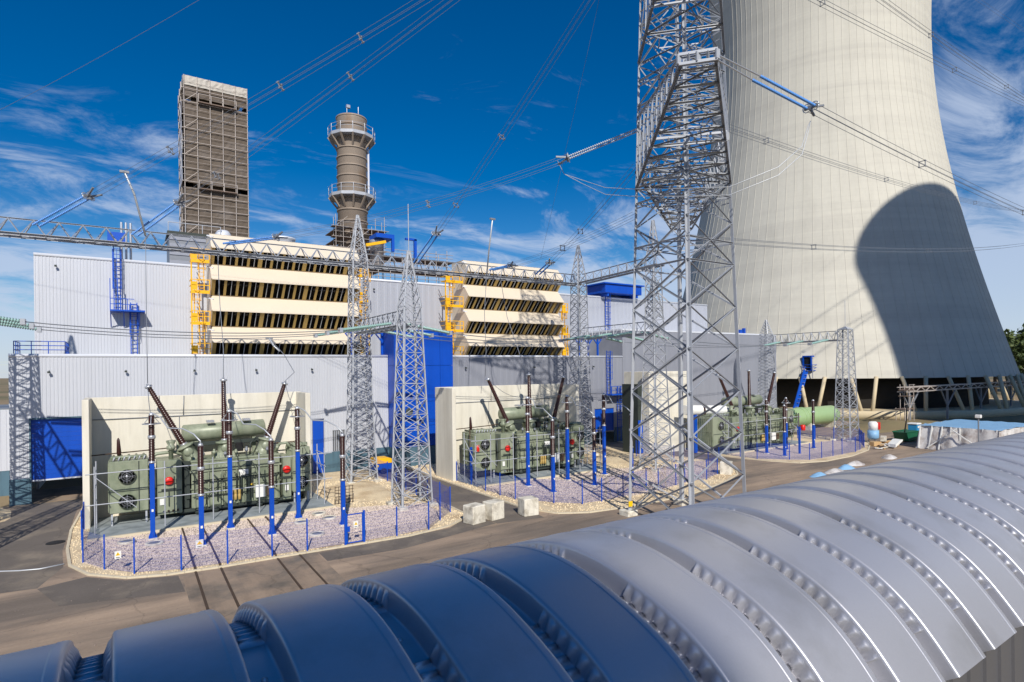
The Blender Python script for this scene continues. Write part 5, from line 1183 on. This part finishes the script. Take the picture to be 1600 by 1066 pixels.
for i,n_ in enumerate(('beside the mortar silo','behind the tipped white tray')):
    t=thing('rubble_heap','small heap of boards and rubble '+n_,'rubble heap',(82.5+i*2.4,37.2-i*.2,0))
    for k in range(14):
        x,y=82.5+i*2.4+rr.uniform(-1.3,1.3),37.2+rr.uniform(-.6,.6); a=rr.uniform(0,3.1); L=rr.uniform(.4,1.2)
        bar('board','box',('wood','block','plank','paper')[k%4],t,(x,y,rr.uniform(.02,.5)),(x+L*math.cos(a),y+L*math.sin(a),rr.uniform(.05,.6)),.22,.08)
t=thing('white_tray','white tipped mixing tray lying on the debris','tray',(84.2,36.6,.3)); m=MB(); m.extr([(83,36,.2),(85,36,.9),(85.1,36,1.1),(84.6,36,1.15),(83.1,36,.6)],(.3,1.1,0)); m.part('tub','paper',t)
# covered stack
t=thing('wrapped_stack','long stack of material under plastic sheets with a light blue tarpaulin roof','covered stack',(92,31,0))
def sheet(name,m_,A,B,C,D,nu,nv,amp,seed):
    r_=random.Random(seed); A,B,C,D=map(Vector,(A,B,C,D)); nrm=(B-A).cross(D-A).normalized(); mm=MB(); vs=[];fs=[]
    for j in range(nv+1):
        for i in range(nu+1):
            u,v=i/nu,j/nv; p=A.lerp(B,u).lerp(D.lerp(C,u),v); vs.append(p+nrm*amp*(math.sin(u*nu*1.3+seed)*.5+r_.uniform(-.6,.6)))
    for j in range(nv):
        for i in range(nu): k=j*(nu+1)+i; fs.append((k,k+1,k+nu+2,k+nu+1))
    mm._add(vs,fs,True); return mm.part(name,m_,t)
sheet('plastic_side','plastic',(86.2,34.9,0),(85.6,26,0),(86.2,26.2,3.0),(86.9,34.7,3.0),22,5,.16,2)
sheet('plastic_side','plastic',(85.6,26,0),(99,25.6,0),(98.6,26,3.0),(86.2,26.2,3.0),24,5,.14,3)
sheet('plastic_side','plastic',(86.2,34.9,0),(99,35.2,0),(98.6,34.9,3.0),(86.9,34.7,3.0),24,5,.14,5)
sheet('tarpaulin','tarp',(86.3,26.1,3.02),(98.7,25.9,3.02),(98.7,35,3.05),(86.7,34.8,3.02),18,12,.09,4)
m=MB(); m.box(87.2,26.8,0,98.4,34.4,2.85); m.part('stacked_goods','wood',t)
for k in range(8):
    y=34.6-k*1.15; bar('lath','box','paper',t,(86.05+.1*math.sin(k*2),y,.1),(86.75-.06*k,y-.25*math.sin(k),3.02),.13)
bar('lath','box','paper',t,(86.0,33.6,.2),(86.2,30.4,2.9),.14); bar('lath','box','paper',t,(85.9,30.9,2.8),(85.7,28.2,.9),.12)
t=thing('lamp_pole','thin dark pole standing before the wrapped stack','pole',(84.5,27.6,0)); bar('pole','tube','galvd',t,(84.5,27.6,0),(84.5,27.6,4.6),.16); m=MB(); m.bbox(84.3,27.3,4.5,84.7,27.9,4.9,.05); m.part('head','paper',t)
for i,(x,y,c,n_) in enumerate(((63.5,32.4,'tarp','blue sheet heap peeping over the silver roof at the left'),(66.8,33.0,'plastic','crumpled pale sheet beside the blue heap'),(57.0,31.6,'tarp','blue sheet heap nearest to the pylon'),(60.2,31.8,'plastic','crumpled pale sheet between the blue heaps'),(74.5,33.0,'plastic','long crumpled pale sheet farther along the roof'))):
    o=mound('sheet_heap',x,y,1.2+.4*(i%2),.7,.45,c,22,i+11,None); tag(o,n_,'sheet heap')
# hose on the road
t=thing('hose','thin pale hose lying on the road at the left','hose',(-5,42.5,.02)); m=MB(); m.path([(-9,44.6,.03),(-7.5,43.6,.03),(-6.3,43.1,.03),(-5.4,42.6,.03),(-4.5,42.3,.03),(-3.4,42.5,.05)],.04,6); m.part('tube','wirep',t)
# rusty mesh sheets leaning behind the pad corner
t=thing('reinforcing_mesh','rusty bent reinforcing mesh on the gravel by the right pad corner','steel mesh',(14.4,48.6,0))
for k in range(6):
    bar('rod','tube','rust',t,(13.9+k*.3,48.2,.05),(14.3+k*.3,49.4,1.25),.05); bar('rod','tube','rust',t,(13.9+k*.07,48.2+k*.24,.1+k*.22),(15.5+k*.07,48.2+k*.24,.1+k*.22),.05)
# left annex and far things
t=thing('annex_building','low pale annex at the left edge beyond the garage','building',(-15,70,0))
m=MB(); corr(m,-24,-9.45,70,2.3,7.9,.4); m.part('cladding','white',t); m=MB(); m.box(-24,70.05,0,-9.5,74,2.3); m.part('plinth','teal',t)
m=MB(); m.box(-24,70.06,7.7,-9.5,80,8.0); m.box(-9.65,70.06,2.3,-9.5,80,7.7); m.part('roof','galvd',t)
for i,(x,y,w,h,c,lab) in enumerate(((-62,150,26,9,'brownshed','rust red shed far beyond the annex'),(-50,128,14,6,'brownwall','pale shed in front of the rust red one'))):
    t=thing('storage_shed',lab,'shed',(x,y,0)); m=MB(); m.box(x-w/2,y,0,x+w/2,y+10,h*.75); m.part('wall',c,t); m=MB(); m.extr([(x-w/2-.3,y-.3,h*.75),(x+w/2+.3,y-.3,h*.75),(x+w/2+.3,y+5,h),(x-w/2-.3,y+5,h)],(0,.1,.2)); m.part('roof','galvd',t)
    m=MB(); m.box(x-2,y-.05,0,x+2,y-.01,h*.5); m.part('door','greenD',t)
# unseen building added behind the camera to shade the left part of the silver roof
t=thing('added_shade_building','unseen grey building added behind the viewer to shade the left of the silver roof','building',(-24,-36,0))
m=MB(); m.box(-46,-36,0,-10.9,-32,38.4); m.part('walls','grey',t); m=MB(); m.box(-46.05,-36.05,38.4,-10.85,-31.95,38.6); m.part('roof','trim',t)
# ------------------------------------------------------------------ silver vaulted gallery roof in the foreground
PIT=.74; PSI=.022; TC,ZC,RG=3.446,7.489,2.116        # rib pitch, heading of the gallery, vault centre and radius
ga_,gb_=Vector((math.cos(PSI),math.sin(PSI),0)),Vector((-math.sin(PSI),math.cos(PSI),0))
gal=thing('conveyor_gallery','silver vaulted gallery roof of ribbed curved sheets across the foreground','gallery',tuple(ga_*10+gb_*TC))
gal.rotation_euler=(0,0,PSI); ORG[gal.name]=(10,TC,0)
def vault(ph):          # radius of the vault at ph degrees from its top: slightly squared shoulders
    a=abs(ph)
    return RG+(.0175*(1+math.cos((a-35)/20*math.pi)) if 15<a<55 else 0)
def gal_profile():
    pts=[]; n=560
    for i in range(n+1):
        ph=-56+112*i/n
        if (-15<ph<3 or abs(ph)>47.2) and i%10: continue
        a=R(ph); r=vault(ph); dr=(vault(ph+.3)-vault(ph-.3))/R(.6)
        n_=Vector((math.sin(a)*r-math.cos(a)*dr,math.cos(a)*r+math.sin(a)*dr)).normalized()
        c=a*RG if (-46.5<ph<-15.6 or 3.6<ph<46.5) else None
        pts.append((TC+r*math.sin(a),ZC+r*math.cos(a),n_.x,n_.y,c))
    return pts
def roof_mesh():
    prof=gal_profile()
    X=[(0,-.024),(.003,-.012),(.009,-.004),(.019,-.0005),(.032,.0004),(.26,.0012),(.470,.0006),(.476,.0006),(.479,.0040),(.485,.0042),(.515,.0040),(.524,.0030),(.533,0),(.540,-.007),(.544,-.022),(.5455,-.034),(.547,-.044),(.549,-.056),(.553,-.10),(.558,-.143),(.562,-.153),(.576,-.157),(.64,-.157),(.708,-.157),(.722,-.153),(.726,-.143),(.731,-.10),(.735,-.056),(.737,-.044),(.7385,-.034),(.74,-.024)]
    wl={15:(.002,0),16:(.009,0),17:(.017,0),18:(.029,0),19:(.034,.018),20:(.024,.034),21:(0,.042),22:(0,.043),23:(0,.042),24:(-.024,.034),25:(-.034,.018),26:(-.029,0),27:(-.017,0),28:(-.009,0),29:(-.002,0)}
    m=MB(); vs=[];fs=[]; W=len(X)
    for y,z,ny,nz,c in prof:
        b=0
        if c is not None:
            u=(c/.104)%1; sm_=lambda a,b_,q:(lambda t_:t_*t_*(3-2*t_))(min(1,max(0,(q-a)/(b_-a)))); b=sm_(.02,.46,u)*(1-sm_(.54,.98,u))
        for i,(x,d) in enumerate(X):
            dx,dd=wl.get(i,(0,0))
            vs.append((x+dx*b,y+ny*(d+dd*b)-TC,z+nz*(d+dd*b)))
    for j in range(len(prof)-1):
        for i in range(W-1): k=j*W+i; fs.append((k,k+W,k+W+1,k+1))
    m._add(vs,fs,True); return m.mesh('roof_panel','roof')
rme=roof_mesh(); S0=-.021
sm=MB(); sm.lathe((0,0,-.004),(0,0,.012),[(0,.016),(.6,.016),(.65,.010),(1,.009)],8); sme=sm.mesh('fixing_screw','alu')
for k in range(-4,40):
    place('roof_panel',rme,gal,(S0+k*PIT,TC,0))
    for ph in (-51,-8):
        a=R(ph); r_=vault(ph)-.155; place('fixing_screw',sme,gal,(S0+k*PIT+.642,TC+r_*math.sin(a),ZC+r_*math.cos(a))).rotation_euler=(-a,0,0)
XA,XB=S0-4*PIT,S0+40*PIT
m=MB(); p=.37; n=int((XB-XA)/p)
for y,sgn in ((1.90,1),(4.99,-1)):
    vs=[];fs=[]; xs=[]
    for i in range(n): 
        for a,o in ((0,0),(.12,0),(.15,-.022),(.25,-.022),(.28,0),(.97,0)): xs.append((XA+(i+a)*p,y+o*sgn))
    for x,yy in xs: vs+=[(x,yy,5.9),(x,yy,8.66)]
    m._add(vs,[(2*i,2*i+2,2*i+3,2*i+1) for i in range(len(xs)-1)])
m.part('side_cladding','wallm',gal)
m=MB(); m.box(XA,1.95,5.7,XB,4.94,5.9); m.part('floor_slab','galvd',gal)
for x in (XA,XB-.06):
    m=MB(); m.box(x,1.95,5.9,x+.06,4.94,8.5); m.part('end_wall','wallm',gal)
for x in (0,9,18,27):
    for y in (2.3,4.6): bar('trestle_leg','box','galvd',gal,(x,y,0),(x,y,5.7),.35)
    bar('trestle_brace','box','galvd',gal,(x,2.3,.5),(x,4.6,5.2),.2)
# ------------------------------------------------------------------ trees
def crown_mesh(seed,rx,rz,n,leaf):
    r_=random.Random(seed); m=MB(); cl=[]
    for i in range(26):
        a=r_.uniform(0,6.28); u=r_.uniform(-.9,1); q=math.sqrt(1-u*u*.8); d=r_.uniform(.35,.95); cl.append((rx*q*d*math.cos(a),rx*q*d*math.sin(a),rz*u*d,r_.uniform(.22,.42)*rx))
    for i in range(n):
        c=cl[i%len(cl)]; g=Vector((r_.gauss(0,1),r_.gauss(0,1),r_.gauss(0,1))).normalized()*c[3]*r_.uniform(.6,1.05); p=Vector(c[:3])+g
        a=Vector((r_.gauss(0,1),r_.gauss(0,1),r_.gauss(0,1))).normalized(); b=a.cross(Vector((r_.gauss(0,1),r_.gauss(0,1),r_.gauss(0,1)))).normalized(); s=leaf*r_.uniform(.6,1.4)
        m._add([p-a*s,p+b*s*.6,p+a*s,p-b*s*.6],[(0,1,2,3)])
    return m.mesh('crown','leaf')
crowns=[crown_mesh(i,4.6,5.6,2600,.42) for i in range(3)]
def tree(x,y,s,k,lab,grp):
    t=thing('tree',lab,'tree',(x,y,0),group=grp); m=MB(); h=9*s
    m.rings([(x,y,0),(x+.1,y,h*.4),(x,y+.15,h)],[.42*s,.3*s,.12*s],8)
    for a in range(5): an=a*1.26+k; m.rings([(x,y,h*(.45+.1*a)),(x+math.cos(an)*2.4*s,y+math.sin(an)*2.4*s,h*(.62+.1*a))],[.14*s,.05*s],6)
    m.part('trunk','bark',t); o=place('crown',crowns[k%3],t,(x,y,h*1.05),k*1.7,(s,s,s))
g1='trees beyond the cooling tower at the right edge'; g2='trees on the horizon at the far left'
for i in range(14):
    x=246+i*9+random.uniform(-3,3); y=50+random.uniform(-9,34)+i*1.2
    tree(x,y,random.uniform(1.2,2.0),i,'dark green tree crowded in the wood at the right edge beyond the cooling tower',g1)
for i in range(10):
    x=-175-i*9+random.uniform(-3,3); y=300+random.uniform(-16,16)
    tree(x,y,random.uniform(.8,1.2),i,'small green tree on the horizon left of the halls',g2)
